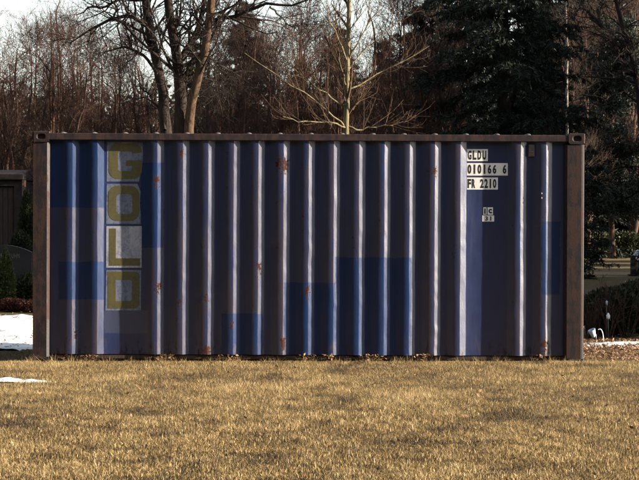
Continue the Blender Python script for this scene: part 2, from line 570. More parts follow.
def casting(cx, cy, z0, sx, sy):
    """corner casting with oval holes; sx, sy = outward signs"""
    bm = bmesh.new()
    a, b, h = 0.178, 0.162, 0.118
    x0, x1 = (cx - a, cx) if sx > 0 else (cx, cx + a)
    y0, y1 = (cy - b, cy) if sy > 0 else (cy, cy + b)
    z1 = z0 + h
    # faces as rings with an oval opening
    def ring(cen, u, v, hu, hv, eu, ev, inn):
        n = 24
        ro, ri, rb = [], [], []
        for i in range(n):
            t = 2 * math.pi * (i + 0.5) / n
            cu, cv = math.cos(t), math.sin(t)
            k = 1.0 / max(abs(cu), abs(cv))
            ro.append(bm.verts.new(cen + u * (hu * cu * k) + v * (hv * cv * k)))
            e = (abs(cu) ** 3 + abs(cv) ** 3) ** (-1 / 3)
            ri.append(bm.verts.new(cen + u * (eu * cu * e) + v * (ev * cv * e)))
            rb.append(bm.verts.new(cen + u * (eu * cu * e) + v * (ev * cv * e) + inn * 0.03))
        for i in range(n):
            j = (i + 1) % n
            bm.faces.new((ro[i], ro[j], ri[j], ri[i])); bm.faces.new((ri[i], ri[j], rb[j], rb[i]))
        bm.faces.new(rb)
    ex, ey, ez = Vector((1, 0, 0)), Vector((0, 1, 0)), Vector((0, 0, 1))
    mx, my, mz = (x0 + x1) / 2, (y0 + y1) / 2, (z0 + z1) / 2
    ring(Vector((mx, y0 if sy < 0 else y1, mz)), ex, ez, a / 2, h / 2, 0.040, 0.026, ey * (-sy))
    ring(Vector((x1 if sx > 0 else x0, my, mz)), ey, ez, b / 2, h / 2, 0.036, 0.026, ex * (-sx))
    ring(Vector((mx, my, z1)), ex, ey, a / 2, b / 2, 0.055, 0.03, -ez)
    v = [bm.verts.new(c) for c in ((x0, y0, z0), (x1, y0, z0), (x1, y1, z0), (x0, y1, z0))]
    bm.faces.new(v)
    yb = y1 if sy < 0 else y0
    bm.faces.new([bm.verts.new(c) for c in ((x0, yb, z0), (x1, yb, z0), (x1, yb, z1), (x0, yb, z1))])
    xb = x0 if sx > 0 else x1
    bm.faces.new([bm.verts.new(c) for c in ((xb, y0, z0), (xb, y1, z0), (xb, y1, z1), (xb, y0, z1))])
    bmesh.ops.remove_doubles(bm, verts=bm.verts, dist=0.0008)
    o = link_mesh('corner_casting', bm_mesh('corner_casting', bm), M['post'], C)
    md = o.modifiers.new('bevel', 'BEVEL'); md.width = 0.012; md.segments = 3; md.limit_method = 'ANGLE'; md.angle_limit = math.radians(60)
    return o


for sx in (-1, 1):
    for sy in (-1, 1):
        for z0 in (0.0, CH - 0.112):
            casting(sx * (HL + 0.004), (-0.005 if sy < 0 else DEP + 0.005), z0, sx, sy)
# doors on the right end
for k in (0, 1):
    y0 = 0.165 + k * 1.056; y1 = y0 + 1.050
    dr = box('door', HL - 0.05, HL - 0.018, y0, y1, 0.16, top_z0 - 0.004, M['door'], C, 0.006)
    for q in (0.28, 0.80):
        rod = box('lock_rod', HL - 0.016, HL + 0.014, y0 + q - 0.015, y0 + q + 0.015, 0.10, CH - 0.10, M['steel'], dr, 0.010)
        box('door_handle', HL + 0.015, HL + 0.030, y0 + q - 0.30 * (1 if q > 0.5 else 0), y0 + q + 0.30 * (1 if q < 0.5 else 0), 1.05, 1.08, M['steel'], dr, 0.004)
    for zz in (0.4, 1.0, 1.6, 2.2):
        box('hinge', HL - 0.017, HL + 0.006, (y0 - 0.03) if k == 0 else (y1 - 0.05), (y0 + 0.05) if k == 0 else (y1 + 0.03), zz, zz + 0.10, M['door'], dr, 0.004)
# vent on the wall
vz1, vz0 = lz(530, 145), lz(530, 157)
vb = box('vent', lx(527.5), lx(533.5), YI - 0.028, YI - 0.003, vz0, vz1, M['vent'], C, 0.004)
for i in range(4):
    zz = vz0 + 0.018 + i * 0.028
    box('louvre', lx(528.4), lx(532.6), YI - 0.036, YI - 0.0285, zz, zz + 0.010, M['vent'], vb)
for (px, py) in ((540.5, 194), (540.5, 198.5)):
    z = lz(px, py)
    box('bolt', lx(px) - 0.007, lx(px) + 0.007, YO - 0.010, YO + 0.002, z - 0.009, z + 0.009, M['steel'], C, 0.005)


# flat print: polygons a few mm off the sunk face
def poly_px(name, pts, y, mat, parent, thick=0.0015):
    """polygon given in photo px, laid on the wall"""
    return prism(name, [(lx(a), lz(a, b)) for a, b in pts], 'y', y, y + thick, mat, parent)


def ring_px(name, outer, inner, y, mat, parent, skip=()):
    """strip between two loops of equal length"""
    bm = bmesh.new()
    A = [bm.verts.new((lx(a), y, lz(a, b))) for a, b in outer]
    B = [bm.verts.new((lx(a), y, lz(a, b))) for a, b in inner]
    n = len(A)
    for i in range(n):
        if i in skip: continue
        j = (i + 1) % n
        bm.faces.new((A[i], A[j], B[j], B[i]))
    bmesh.ops.recalc_face_normals(bm, faces=bm.faces)
    r = bmesh.ops.extrude_face_region(bm, geom=list(bm.faces))
    for v in r['geom']:
        if isinstance(v, bmesh.types.BMVert): v.co.y += 0.0012
    return link_mesh(name, bm_mesh(name, bm), mat, parent)


def rrect(x0, x1, y0, y1, r, n=5, corners=(1, 1, 1, 1)):
    """rounded rectangle, px, clockwise from top-left; corners TL TR BR BL"""
    pts = []
    for k, (cx, cy, a0) in enumerate(((x0 + r, y0 + r, 180), (x1 - r, y0 + r, 270), (x1 - r, y1 - r, 0), (x0 + r, y1 - r, 90))):
        for i in range(n):
            a = math.radians(a0 + 90 * i / (n - 1))
            if corners[k]:
                pts.append((cx + r * math.cos(a), cy + r * math.sin(a)))
            else:   # near-square corner, same number of points
                rr = 0.3
                ccx = x0 + rr if k in (0, 3) else x1 - rr
                ccy = y0 + rr if k in (0, 1) else y1 - rr
                pts.append((ccx + rr * math.cos(a), ccy + rr * math.sin(a)))
    return pts


YP = YI - 0.0012
YLt = YP - 0.0010
p1 = poly_px('letter_panel', [(106, 142.5), (141.5, 142.5), (142, 158), (141, 168), (138, 182), (105.7, 182)], YP, M['panel_white'], C)
p2 = poly_px('letter_panel', [(105.7, 184.3), (136.5, 184.3), (139.8, 192), (138.8, 204), (140, 214), (139.8, 224.3), (105.4, 224.3)], YP, M['panel_white'], C)
p3 = poly_px('letter_panel', [(105.6, 226.6), (141, 226.6), (141, 268.2), (105.4, 268.2)], YP, M['panel_light'], C)
p4 = poly_px('letter_panel', [(105.5, 270.6), (140.5, 270.6), (140.5, 311), (104.8, 311), (105.2, 292)], YP, M['panel_white'], C)
# G: thick round loop with a notch on the right
go = rrect(108, 141, 144.0, 179.5, 9, 7); gi = rrect(117, 131, 152, 171.5, 2.2, 7)
lg = ring_px('letter', go, gi, YLt, M['olive'], p1, skip=(13,))
poly_px('letter_bar', [(125, 160.8), (141, 160.8), (141, 170.5), (131, 169.3), (131, 166.5), (125, 166.5)], YLt, M['olive'], lg)
o_o = rrect(107.5, 138.5, 186.3, 221.5, 9, 7); o_i = rrect(115.5, 131.5, 194.5, 214.5, 4, 7)
ring_px('letter', o_o, o_i, YLt, M['olive'], p2)
poly_px('letter', [(108.5, 229), (115.2, 229), (115.2, 258.8), (139.5, 258.8), (139.5, 266.2), (108.5, 266.2)], YLt, M['olive'], p3)
ring_px('letter', rrect(107.5, 139, 272, 309, 5, 7, (0, 1, 1, 0)), rrect(115.2, 131.5, 280.5, 301.5, 2.5, 7, (0, 1, 1, 0)), YLt, M['olive'], p4)


def text_mesh(ch, bold=0.02):
    cu = bpy.data.curves.new('txt', 'FONT'); cu.body = ch; cu.offset = bold; cu.resolution_u = 3
    ob = bpy.data.objects.new('txt', cu); COL.objects.link(ob)
    dg = bpy.context.evaluated_depsgraph_get(); dg.update()
    me = bpy.data.meshes.new_from_object(ob.evaluated_get(dg))
    bpy.data.objects.remove(ob)
    return me


GL = {}


def letters_px(s, x0, y0, y1, w, adv, y, mat, parent, tfm=None, bold=0.045, name='letter'):
    """condensed letters, each its own mesh; px box per glyph"""
    for i, ch in enumerate(s):
        if ch == ' ': continue
        if (ch, bold) not in GL:
            me = text_mesh(ch, bold)
            co = np.array([v.co[:] for v in me.vertices]); GL[(ch, bold)] = (co, [tuple(p.vertices) for p in me.polygons])
        co, fs = GL[(ch, bold)]
        mn, mx = co.min(0), co.max(0)
        ww = w * (0.45 if ch in '1I' else 1.0)
        u = (co[:, 0] - mn[0]) / (mx[0] - mn[0]); v = (co[:, 1] - mn[1]) / (mx[1] - mn[1])
        bx = x0 + i * adv + (w - ww) / 2
        px = bx + u * ww; py = y1 - v * (y1 - y0)
        if tfm: V = [tfm(a, b) for a, b in zip(px, py)]
        else: V = [(lx(a), y, lz(a, b)) for a, b in zip(px, py)]
        me = bpy.data.meshes.new(name); me.from_pydata(V, [], fs); me.update()
        link_mesh(name, me, mat, parent)


def plate(x0, x1, y0, y1):
    return poly_px('marking_plate', [(x0, y0), (x1, y0), (x1, y1), (x0, y1)], YP, M['white_plate'], C)


YT = YP - 0.0008
q = plate(466.2, 487.0, 149.6, 161.6); letters_px('GLDU', 467.0, 151.0, 160.2, 3.7, 4.9, YT, M['black'], q)
q = plate(466.2, 507.5, 163.6, 176.0); letters_px('010166 6', 466.9, 165.0, 174.3, 3.7, 5.0, YT, M['black'], q)
q = plate(466.2, 497.2, 178.0, 190.0); letters_px('FR 2210', 466.9, 179.4, 188.6, 3.5, 4.2, YT, M['black'], q)
q = plate(482.8, 486.0, 207.8, 215.2); letters_px('i', 483.5, 208.8, 214.4, 1.7, 2, YT, M['black'], q)
q = plate(487.0, 492.4, 207.8, 215.2); letters_px('c', 487.9, 209.2, 214.0, 3.6, 4, YT, M['black'], q)
q = plate(481.8, 493.6, 215.9, 222.0); letters_px('31', 484.6, 216.8, 221.2, 2.8, 4.2, YT, M['black'], q)


# ------------------------------------------------------------------ grass
def make_grass(name, xy, hscale, seed, label_mat, hbase=(0.015, 0.044), wid=(0.0014, 0.0030)):
    rg = np.random.default_rng(seed)
    n = len(xy)
    x, y = xy[:, 0], xy[:, 1]
    cl = fbm(x * 1.3, y * 0.9, 3, 3); cf = fbm(x * 6.0, y * 6.0, 9, 2); dk = 0.75 * fbm(x * 4.5 + 7, y * 2.2 + 3, 21, 3) + 0.25 * fbm(x * 0.8 + 2, y * 0.5, 33, 2)
    edge = np.clip((24.0 - y) / 0.25, 0.45, 1.0) if hbase[1] < 0.08 else 1.0
    h = edge * (hbase[0] + (hbase[1] - hbase[0]) * rg.random(n) ** 1.6) * (0.55 + 0.9 * cf) * (0.7 + 0.6 * cl) * hscale
    az = rg.random(n) * 2 * np.pi
    lean = np.abs(rg.normal(0.55, 0.38, n)) + (rg.random(n) < 0.3) * rg.random(n) * 1.6
    # tufts lean outwards from their own middles
    dx, dy = np.cos(az) * h * lean, np.sin(az) * h * lean
    wdt = wid[0] + (wid[1] - wid[0]) * rg.random(n)
    fa = rg.random(n) * np.pi
    wx, wy = np.cos(fa) * wdt, np.sin(fa) * wdt
    z0 = np.full(n, -0.004)
    V = np.zeros((n, 5, 3), np.float32)
    V[:, 0] = np.stack([x - wx, y - wy, z0], -1); V[:, 1] = np.stack([x + wx, y + wy, z0], -1)
    mx, my, mz = x + dx * 0.35, y + dy * 0.35, h * 0.62
    V[:, 2] = np.stack([mx - wx * .8, my - wy * .8, mz], -1); V[:, 3] = np.stack([mx + wx * .8, my + wy * .8, mz], -1)
    V[:, 4] = np.stack([x + dx, y + dy, h * np.clip(1.0 - 0.22 * lean, 0.3, 1)], -1)
    b = (np.arange(n) * 5)[:, None]
    near = y < 12.5 + 6.5 * rg.random(n); nb_ = b[near]; fb = b[~near]      # bent blades near the camera, plain ones farther off
    F = np.concatenate([nb_ + np.array([[0, 1, 3]]), nb_ + np.array([[0, 3, 2]]), nb_ + np.array([[2, 3, 4]]), fb + np.array([[0, 1, 4]])], 0)
    tint = np.clip(rg.normal(0.50, 0.29, n) + (cf - 0.5) * 0.5 - np.clip(dk - 0.53, 0, 1) * 2.0 + (cl - 0.5) * 0.5, 0, 1)
    o = link_mesh(name, np_mesh(name, V.reshape(-1, 3), F, tint=np.repeat(tint, 5)), label_mat)
    return o


def scatter(x0, x1, y0, y1, dens, seed):
    rg = np.random.default_rng(seed); n = int((x1 - x0) * (y1 - y0) * dens)
    return np.stack([x0 + rg.random(n) * (x1 - x0), y0 + rg.random(n) * (y1 - y0)], -1)


chunks = []
for (ya, yb, den) in ((12.4, 16, 9500), (16, 20, 7600), (20, 24.02, 6400)):
    xw = 0.5 * W0 / FPX * yb + 0.35
    chunks.append(scatter(-xw, xw, ya, yb, den, int(ya * 10)))
    chunks.append(scatter(-xw - 1.9, -xw, ya, yb, 2600, int(ya * 10) + 1)); chunks.append(scatter(xw, xw + 1.9, ya, yb, 2600, int(ya * 10) + 2))
xy = np.concatenate(chunks)
# thin out patches and tread marks
keep = RG.random(len(xy)) < (0.35 + 0.9 * fbm(xy[:, 0] * 3.2, xy[:, 1] * 2.2, 5, 3))
xy = xy[keep]
tag(make_grass('grass', xy, 1.0, 3, M['grass']), 'short dry straw coloured lawn in front of the container', 'grass', kind='stuff')
m1 = np.concatenate([scatter(-9, -4.0, 10, 24.0, 700, 5), scatter(4.0, 9, 10, 24, 700, 6), scatter(-2, 2, 9.0, 12.4, 500, 8)])
m2 = np.concatenate([scatter(-5.2, -3.2, 24.0, 26.7, 2600, 9), scatter(2.95, 5.2, 24.0, 27.3, 900, 10), scatter(-8, 9, 28, 44, 60, 11)])
xy2 = np.concatenate([m1, m2])
tag(make_grass('grass', xy2, 1.15, 4, M['grass']), 'thinner dry grass around and behind the container', 'grass', kind='stuff')
# tall tufts that the mower leaves along the container's foot
tx = []
for i in range(30):
    cx_ = -3.15 + 6.1 * i / 29 + rnd.uniform(-0.06, 0.06); nn = rnd.randint(18, 60)
    tx.append(np.stack([cx_ + RG.normal(0, 0.045, nn), 23.93 + RG.normal(0, 0.028, nn)], -1))
tx = np.concatenate(tx)
tx = tx[tx[:, 1] < 23.985]
tag(make_grass('grass', tx, 1.1, 6, M['grass'], (0.03, 0.085)), 'longer dry tufts along the foot of the container', 'grass', kind='stuff')


# dead leaves
def leaves(name, xy, seed, size=(0.018, 0.035), lift=0.03, mat='litter'):
    rg = np.random.default_rng(seed); n = len(xy)
    s = size[0] + (size[1] - size[0]) * rg.random(n)
    az = rg.random(n) * 2 * np.pi
    u = np.stack([np.cos(az), np.sin(az), rg.normal(0, 0.55, n)], -1); u /= np.linalg.norm(u, axis=1)[:, None]
    w = np.cross(u, rg.normal(0, 0.6, (n, 3)) + np.array([0, 0, 1.0])); w /= np.linalg.norm(w, axis=1)[:, None]
    nn = np.cross(u, w)
    c = np.stack([xy[:, 0], xy[:, 1], 0.012 + rg.random(n) * lift], -1)
    V = np.stack([c - u * s[:, None], c + w * (s * .55)[:, None] + nn * (s * .25)[:, None], c + u * s[:, None], c - w * (s * .55)[:, None] + nn * (s * .25)[:, None]], 1)
    b = (np.arange(n) * 4)[:, None]
    F = np.concatenate([b + np.array([[0, 1, 2]]), b + np.array([[0, 2, 3]])], 0)
    return link_mesh(name, np_mesh(name, V.reshape(-1, 3), F, tint=np.repeat(rg.random(n), 4)), M[mat])


lc = []
for s in starts:
    for _ in range(rnd.choice((0, 1, 1, 2))):
        cx_ = lx(s + rnd.uniform(-14, 6)) + C.location.x; nn = rnd.randint(8, 46)
        lc.append(np.stack([cx_ + RG.normal(0, 0.05, nn), 23.955 + RG.normal(0, 0.025, nn)], -1))
lc = np.concatenate(lc)
lc = lc[lc[:, 1] < 23.982]
tag(leaves('leaf_litter', lc, 5, (0.012, 0.027), 0.07), 'curled brown leaves blown against the foot of the container', 'leaves', kind='stuff')
tag(leaves('leaf_litter', scatter(-3.6, 3.6, 13, 23.8, 5, 77), 12, (0.012, 0.026), 0.03), 'few scattered dead leaves on the open lawn', 'leaves', kind='stuff')
lr = np.concatenate([scatter(2.95, 6.0, 24.0, 28.2, 700, 31), scatter(-9, 9, 28, 45, 25, 32), scatter(-5.6, -3.2, 26.4, 35, 45, 33)])
tag(leaves('leaf_litter', lr, 7, (0.012, 0.027), 0.03), 'brown leaf litter on the ground beside and behind the container', 'leaves', kind='stuff')


# ------------------------------------------------------------------ snow remnants
def snow(label, cx, cy, rx, ry, thr, seed, hgt=0.05, fx=2.5, fy=1.6, nx=110, ny=90):
    xs = np.linspace(-rx, rx, nx); ys = np.linspace(-ry, ry, ny)
    X, Y = np.meshgrid(xs, ys)
    n = fbm((X + cx) * fx + 3, (Y + cy) * fy, seed, 4)
    e = np.sqrt((X / rx) ** 2 + (Y / ry) ** 2)
    v = n + 0.42 * (1 - e) - thr
    Z = np.clip(v * 2.2, -0.25, 1.0) ** 1 * hgt
    ok = v > -0.03
    I = np.arange(nx * ny).reshape(ny, nx)
    q = ok[:-1, :-1] & ok[1:, :-1] & ok[:-1, 1:] & ok[1:, 1:]
    F = np.stack([I[:-1, :-1], I[:-1, 1:], I[1:, 1:], I[1:, :-1]], -1)[q]
    V = np.stack([X, Y, Z], -1).reshape(-1, 3)
    used = np.unique(F); mp = np.full(len(V), -1); mp[used] = np.arange(len(used))
    me = np_mesh('snow_patch', V[used], mp[F], smooth=True)
    o = link_mesh('snow_patch', me, M['snow']); o.location = (cx, cy, 0.0)
    tag(o, label, 'snow')
    return o


pc = P(-6, 329, 31.0)
snow('large melting white snow patch on the ground left of the container, below the gravestone', -5.0, 30.9, 2.6, 4.9, 0.42, 5, 0.07, 2.6, 1.5, 130, 130)
snow('thin white snow strip on the ground right of the container, under the dark bush', 4.25, 27.1, 1.5, 0.45, 0.50, 8, 0.05, 2.8, 3.0)
snow('small snow remnant on the lawn at the left, in front of the container', -3.32, 21.0, 0.85, 0.26, 0.60, 12, 0.05, 3.0, 8.0)


# ------------------------------------------------------------------ woody plants
def tubes(PL, RD, sides):
    """PL (N,k,3), RD (N,k) -> V, F of tapered tubes"""
    N_, k, _ = PL.shape
    T = np.gradient(PL, axis=1); T /= np.linalg.norm(T, axis=2, keepdims=True) + 1e-9
    ax = T.mean(1); ref = np.where(np.abs(ax[:, 2:3]) > 0.75, np.array([[1., 0, 0]]), np.array([[0., 0, 1]]))
    A = np.cross(T, ref[:, None, :]); A /= np.linalg.norm(A, axis=2, keepdims=True) + 1e-9
    B = np.cross(T, A)
    a = np.arange(sides) * 2 * np.pi / sides
    V = PL[:, :, None, :] + RD[:, :, None, None] * (A[:, :, None, :] * np.cos(a)[None, None, :, None] + B[:, :, None, :] * np.sin(a)[None, None, :, None])
    I = np.arange(N_ * k * sides).reshape(N_, k, sides); J = np.roll(I, -1, axis=2)
    F = np.stack([I[:, :-1], J[:, :-1], J[:, 1:], I[:, 1:]], -1).reshape(-1, 4)
    return V.reshape(-1, 3), F


def tube_mesh(name, lots, smooth=True):
    Vs, Fs, o = [], [], 0
    for PL, RD, s in lots:
        V, F = tubes(PL, RD, s); Vs.append(V); Fs.append(F + o); o += len(V)
    return np_mesh(name, np.concatenate(Vs), np.concatenate(Fs), smooth=smooth)


def resample(pts, rad, k, rg=None, wob=0.0):
    """Catmull-Rom a hand-set polyline to k points"""
    p = np.array([tuple(a) for a in pts], float); r = np.array(rad, float)
    n = len(p)
    if len(r) != n: r = np.interp(np.linspace(0, 1, n), np.linspace(0, 1, len(r)), r)
    pe = np.vstack([2 * p[0] - p[1], p, 2 * p[-1] - p[-2]])
    out, ro = [], []
    for t in np.linspace(0, n - 1 - 1e-6, k):
        i = int(t); f = t - i
        a, b, c, d = pe[i], pe[i + 1], pe[i + 2], pe[i + 3]
        out.append(0.5 * ((2 * b) + (-a + c) * f + (2 * a - 5 * b + 4 * c - d) * f * f + (-a + 3 * b - 3 * c + d) * f ** 3))
        ro.append(r[i] * (1 - f) + r[min(i + 1, n - 1)] * f)
    out = np.array(out)
    if wob and rg is not None: out[1:] += rg.normal(0, wob, out[1:].shape)
    return out, np.array(ro)


def grow(PL, RD, nch, lenr, ang, rg, k=4, tmin=0.2, tmax=1.0, up=0.15, wig=0.18, rfac=0.55, rend=0.35, rmin=0.0025, lenscale_t=0.5, droop=0.0, flat=1.0, pmul=None):
    """children of every polyline in PL; returns their polylines and radii"""
    N_, kp, _ = PL.shape
    idx = np.repeat(np.arange(N_), nch); n = len(idx)
    t = tmin + (tmax - tmin) * rg.random(n)
    f = t * (kp - 1); i = np.minimum(f.astype(int), kp - 2); f = (f - i)[:, None]
    p0 = PL[idx, i] * (1 - f) + PL[idx, i + 1] * f
    tan = PL[idx, i + 1] - PL[idx, i]; tan /= np.linalg.norm(tan, axis=1, keepdims=True) + 1e-9
    r0 = (RD[idx, i] * (1 - f[:, 0]) + RD[idx, i + 1] * f[:, 0]) * rfac * (0.7 + 0.6 * rg.random(n))
    r0 = np.maximum(r0, rmin)
    v = rg.normal(0, 1, (n, 3)); v -= (v * tan).sum(1, keepdims=True) * tan; v /= np.linalg.norm(v, axis=1, keepdims=True)
    a = np.radians(ang[0] + (ang[1] - ang[0]) * rg.random(n))[:, None]
    d = np.cos(a) * tan + np.sin(a) * v
    d[:, 2] *= flat
    d[:, 2] += up; d /= np.linalg.norm(d, axis=1, keepdims=True)
    L = (lenr[0] + (lenr[1] - lenr[0]) * rg.random(n)) * (1 - lenscale_t * t)
    if pmul is not None: L = L * pmul[idx]
    out = np.zeros((n, k, 3)); out[:, 0] = p0
    for j in range(1, k):
        d = d + rg.normal(0, wig, (n, 3)); d[:, 2] += up * 0.35 - droop * j / k
        d /= np.linalg.norm(d, axis=1, keepdims=True)
        out[:, j] = out[:, j - 1] + d * (L / (k - 1))[:, None]
    out[:, :, 2] = np.maximum(out[:, :, 2], 0.02)
    R = r0[:, None] * np.linspace(1, rend, k)[None, :]
    return out, np.maximum(R, rmin * 0.7)


def place(name, loc, rz, s, parts, label, cat, group=None):
    """parts: list of (name, mesh, material) built about the origin"""
    e = empty(name, loc, rz); e.scale = (s, s, s)
    for nm, me, mt in parts:
        o = bpy.data.objects.new(nm, me); COL.objects.link(o); o.parent = e
        if mt is not None and len(me.materials) == 0: me.materials.append(mt)
    return tag(e, label, cat, group)


# --- the old multi-stemmed tree behind the container's left half
def hero_left():
    rg = np.random.default_rng(21); d = 36.0
    base = Vector((P(180, 0, d).x, d, 0))
    root = empty('bare_tree', base)
    tag(root, 'old bare tree with several thick stems rising behind the left half of the container', 'tree')
    u = d / FPX

    def pl(pts, w, k, dy=0.0, wob=0.01):
        q = []
        for i, (x, y) in enumerate(pts):
            p = P(x, y, d) - base; p.y += dy * i / (len(pts) - 1); q.append(p)
        return resample(q, [a * u / 2 for a in w], k, rg, wob)
    gz = 225 + CAMZ / u
    stems = [([(172, gz + 2), (169, 220), (166, 135), (161, 85), (152, 45), (146, 15), (139, -30), (128, -110), (118, -190)], [16, 14, 12, 10, 9, 8, 7, 5, 2], 0.5, 'bark_dark'),
             ([(180, gz + 2), (181, 220), (181, 135), (182, 100), (178, 60), (173, 25), (167, -30), (170, -120), (166, -200)], [17, 14, 13, 12, 10, 9, 8, 5, 2], -0.6, 'bark_dark'),
             ([(187, gz + 2), (188, 220), (190, 135), (193, 108), (200, 78), (208, 48), (213, 20), (217, -30), (228, -110), (236, -190)], [14, 12, 10, 9, 9, 8, 8, 7, 5, 2], -1.2, 'bark_tan')]
    allP, allR = [], []
    for pts, w, dy, mt in stems:
        p, r = pl(pts, w, 18, dy)
        me = tube_mesh('trunk', [(p[None], r[None], 12)])
        link_mesh('trunk', me, M[mt], root)
        allP.append(p); allR.append(r)
    limbs = [([(150, 42), (147, 28), (139, 20), (126, 15), (113, 17), (98, 22), (84, 30), (66, 40)], [6, 5, 4.5, 4, 3.5, 3, 2.2, 1], 0.6, 'bark_dark'),
             ([(158, 75), (148, 60), (138, 53), (126, 49), (112, 55), (100, 66)], [4, 3, 2.6, 2, 1.5, 0.8], -0.9, 'bark_dark'),
             ([(180, 62), (190, 44), (197, 32), (203, 5), (207, -40), (216, -120)], [7, 6, 5, 5, 4, 2], 0.4, 'bark_dark'),
             ([(213, 22), (225, 18), (240, 17), (255, 9), (270, 6), (290, 8), (311, 2), (335, -8)], [5, 4.2, 3.6, 3.2, 2.8, 2.2, 1.6, 0.8], -0.6, 'bark_dark'),
             ([(270, 7), (279, 14), (286, 22), (294, 26)], [2, 1.7, 1.3, 0.8], 0.5, 'bark_dark'),
             ([(142, 0), (120, -2), (100, 6), (88, 3), (70, 10)], [4, 3, 2.4, 2, 1], 0.9, 'bark_dark'),
             ([(182, 100), (186, 80), (190, 66), (200, 58), (214, 54)], [3.5, 3, 2.4, 1.6, 0.9], -0.7, 'bark_dark'),
             ([(187, 72), (192, 70), (197, 76), (206, 80), (215, 83)], [2.4, 2.2, 2, 1.6, 0.9], -0.3, 'bark_pale'),
             ([(165, 130), (158, 108), (150, 96), (140, 86), (128, 82)], [3.4, 2.8, 2, 1.5, 0.8], 0.8, 'bark_dark'),
             ([(206, 55), (222, 66), (240, 70), (262, 66)], [3, 2.3, 1.6, 0.8], 0.9, 'bark_dark'),
             ([(114, 17), (117, 8), (111, 1), (104, -8)], [2.4, 2, 1.6, 0.9], 0.2, 'bark_dark')]
    for pts, w, dy, mt in limbs:
        p, r = pl(pts, w, 12, dy, 0.012)
        link_mesh('limb', tube_mesh('limb', [(p[None], r[None], 7)]), M[mt], root)
        q, rr = resample(p, r, 18); allP.append(q); allR.append(rr)
    PL = np.array(allP); RD = np.array(allR)
    b1, r1 = grow(PL[:3], RD[:3], 22, (0.7, 2.2), (35, 75), rg, 6, 0.42, 1.0, 0.15, 0.16, 0.30, 0.3, 0.004)
    b1b, r1b = grow(PL[3:], RD[3:], 16, (0.4, 1.2), (30, 75), rg, 6, 0.1, 1.0, 0.10, 0.20, 0.5, 0.3, 0.004)
    b1 = np.concatenate([b1, b1b]); r1 = np.concatenate([r1, r1b])
    b2, r2 = grow(b1, r1, 7, (0.25, 0.8), (30, 70), rg, 5, 0.15, 1, 0.06, 0.22, 0.6, 0.35, 0.003)
    b3, r3 = grow(b2, r2, 3, (0.12, 0.4), (25, 65), rg, 3, 0.2, 1, 0.04, 0.2, 0.7, 0.5, 0.0022)
    link_mesh('crown', tube_mesh('crown', [(b1, r1, 4), (b2, r2, 3), (b3, r3, 3)]), M['bark_dark'], root)


hero_left()


# --- the slim pale tree in the middle
def hero_pale():
    rg = np.random.default_rng(5); d = 30.5
    base = Vector((P(348, 0, d).x, d, 0)); u = d / FPX
    root = empty('young_tree', base)
    tag(root, 'slim young tree with a pale yellow green trunk behind the middle of the container', 'tree')

    def pl(pts, w, k, dy=0.0, wob=0.004):
        q = []
        for i, (x, y) in enumerate(pts):
            p = P(x, y, d) - base; p.y += dy * i / (len(pts) - 1); q.append(p)
        return resample(q, [a * u / 2 for a in w], k, rg, wob)
    gz = 225 + CAMZ / u
    p, r = pl([(349, gz + 2), (348, 220), (346.5, 135), (347, 100), (347.5, 60), (349, 25), (350, -20), (351, -90), (354, -170)], [8, 7, 6, 5.4, 5, 4.6, 4, 3, 1], 22)
    link_mesh('trunk', tube_mesh('trunk', [(p[None], r[None], 10)]), M['bark_pale'], root)
    AP, AR = [resample(p, r, 14)[0]], [resample(p, r, 14)[1]]
    limbs = [[(348, 63), (341, 47), (333, 29), (323, 6), (312, -25)], [(348, 70), (354, 62), (364, 50), (381, 34), (402, 18)],
             [(347.5, 90), (358, 85), (372, 76), (398, 62), (430, 45)], [(348, 62), (356, 46), (364, 32), (374, 16), (386, -8)],
             [(347, 130), (337, 118), (320, 107), (300, 93), (275, 76), (244, 55)], [(346.5, 108), (331, 97), (314, 88), (296, 72), (284, 60)],
             [(347, 126), (357, 129), (372, 127), (390, 124), (409, 121)], [(347, 128), (330, 124), (306, 124), (284, 119)],
             [(347.5, 40), (355, 22), (360, -4)], [(347.5, 45), (339, 26), (334, 0)], [(346.5, 85), (343, 78), (340, 62), (338, 46)],
             [(347, 112), (356, 104), (362, 92)], [(350, 0), (370, -30), (392, -70)], [(350, -10), (330, -40), (312, -80)]]
    for i, l in enumerate(limbs):
        q, rr = pl(l, [2.0, 1.5, 1.1, 0.5] if i < 8 else [1.6, 1.1, 0.5], 10, rnd.uniform(-0.7, 0.7), 0.014)
        link_mesh('limb', tube_mesh('limb', [(q[None], rr[None], 6)]), M['bark_pale'], root)
        a, b = resample(q, rr, 14); AP.append(a); AR.append(b)
    PL, RD = np.array(AP), np.array(AR)
    b1, r1 = grow(PL, RD, 15, (0.3, 1.0), (25, 55), rg, 5, 0.3, 1, 0.24, 0.10, 0.5, 0.4, 0.0035)
    b2, r2 = grow(b1, r1, 3, (0.12, 0.4), (25, 60), rg, 3, 0.2, 1, 0.05, 0.12, 0.7, 0.5, 0.0022)
    link_mesh('crown', tube_mesh('crown', [(b1, r1, 4), (b2, r2, 3)]), M['bark_tan'], root)


hero_pale()


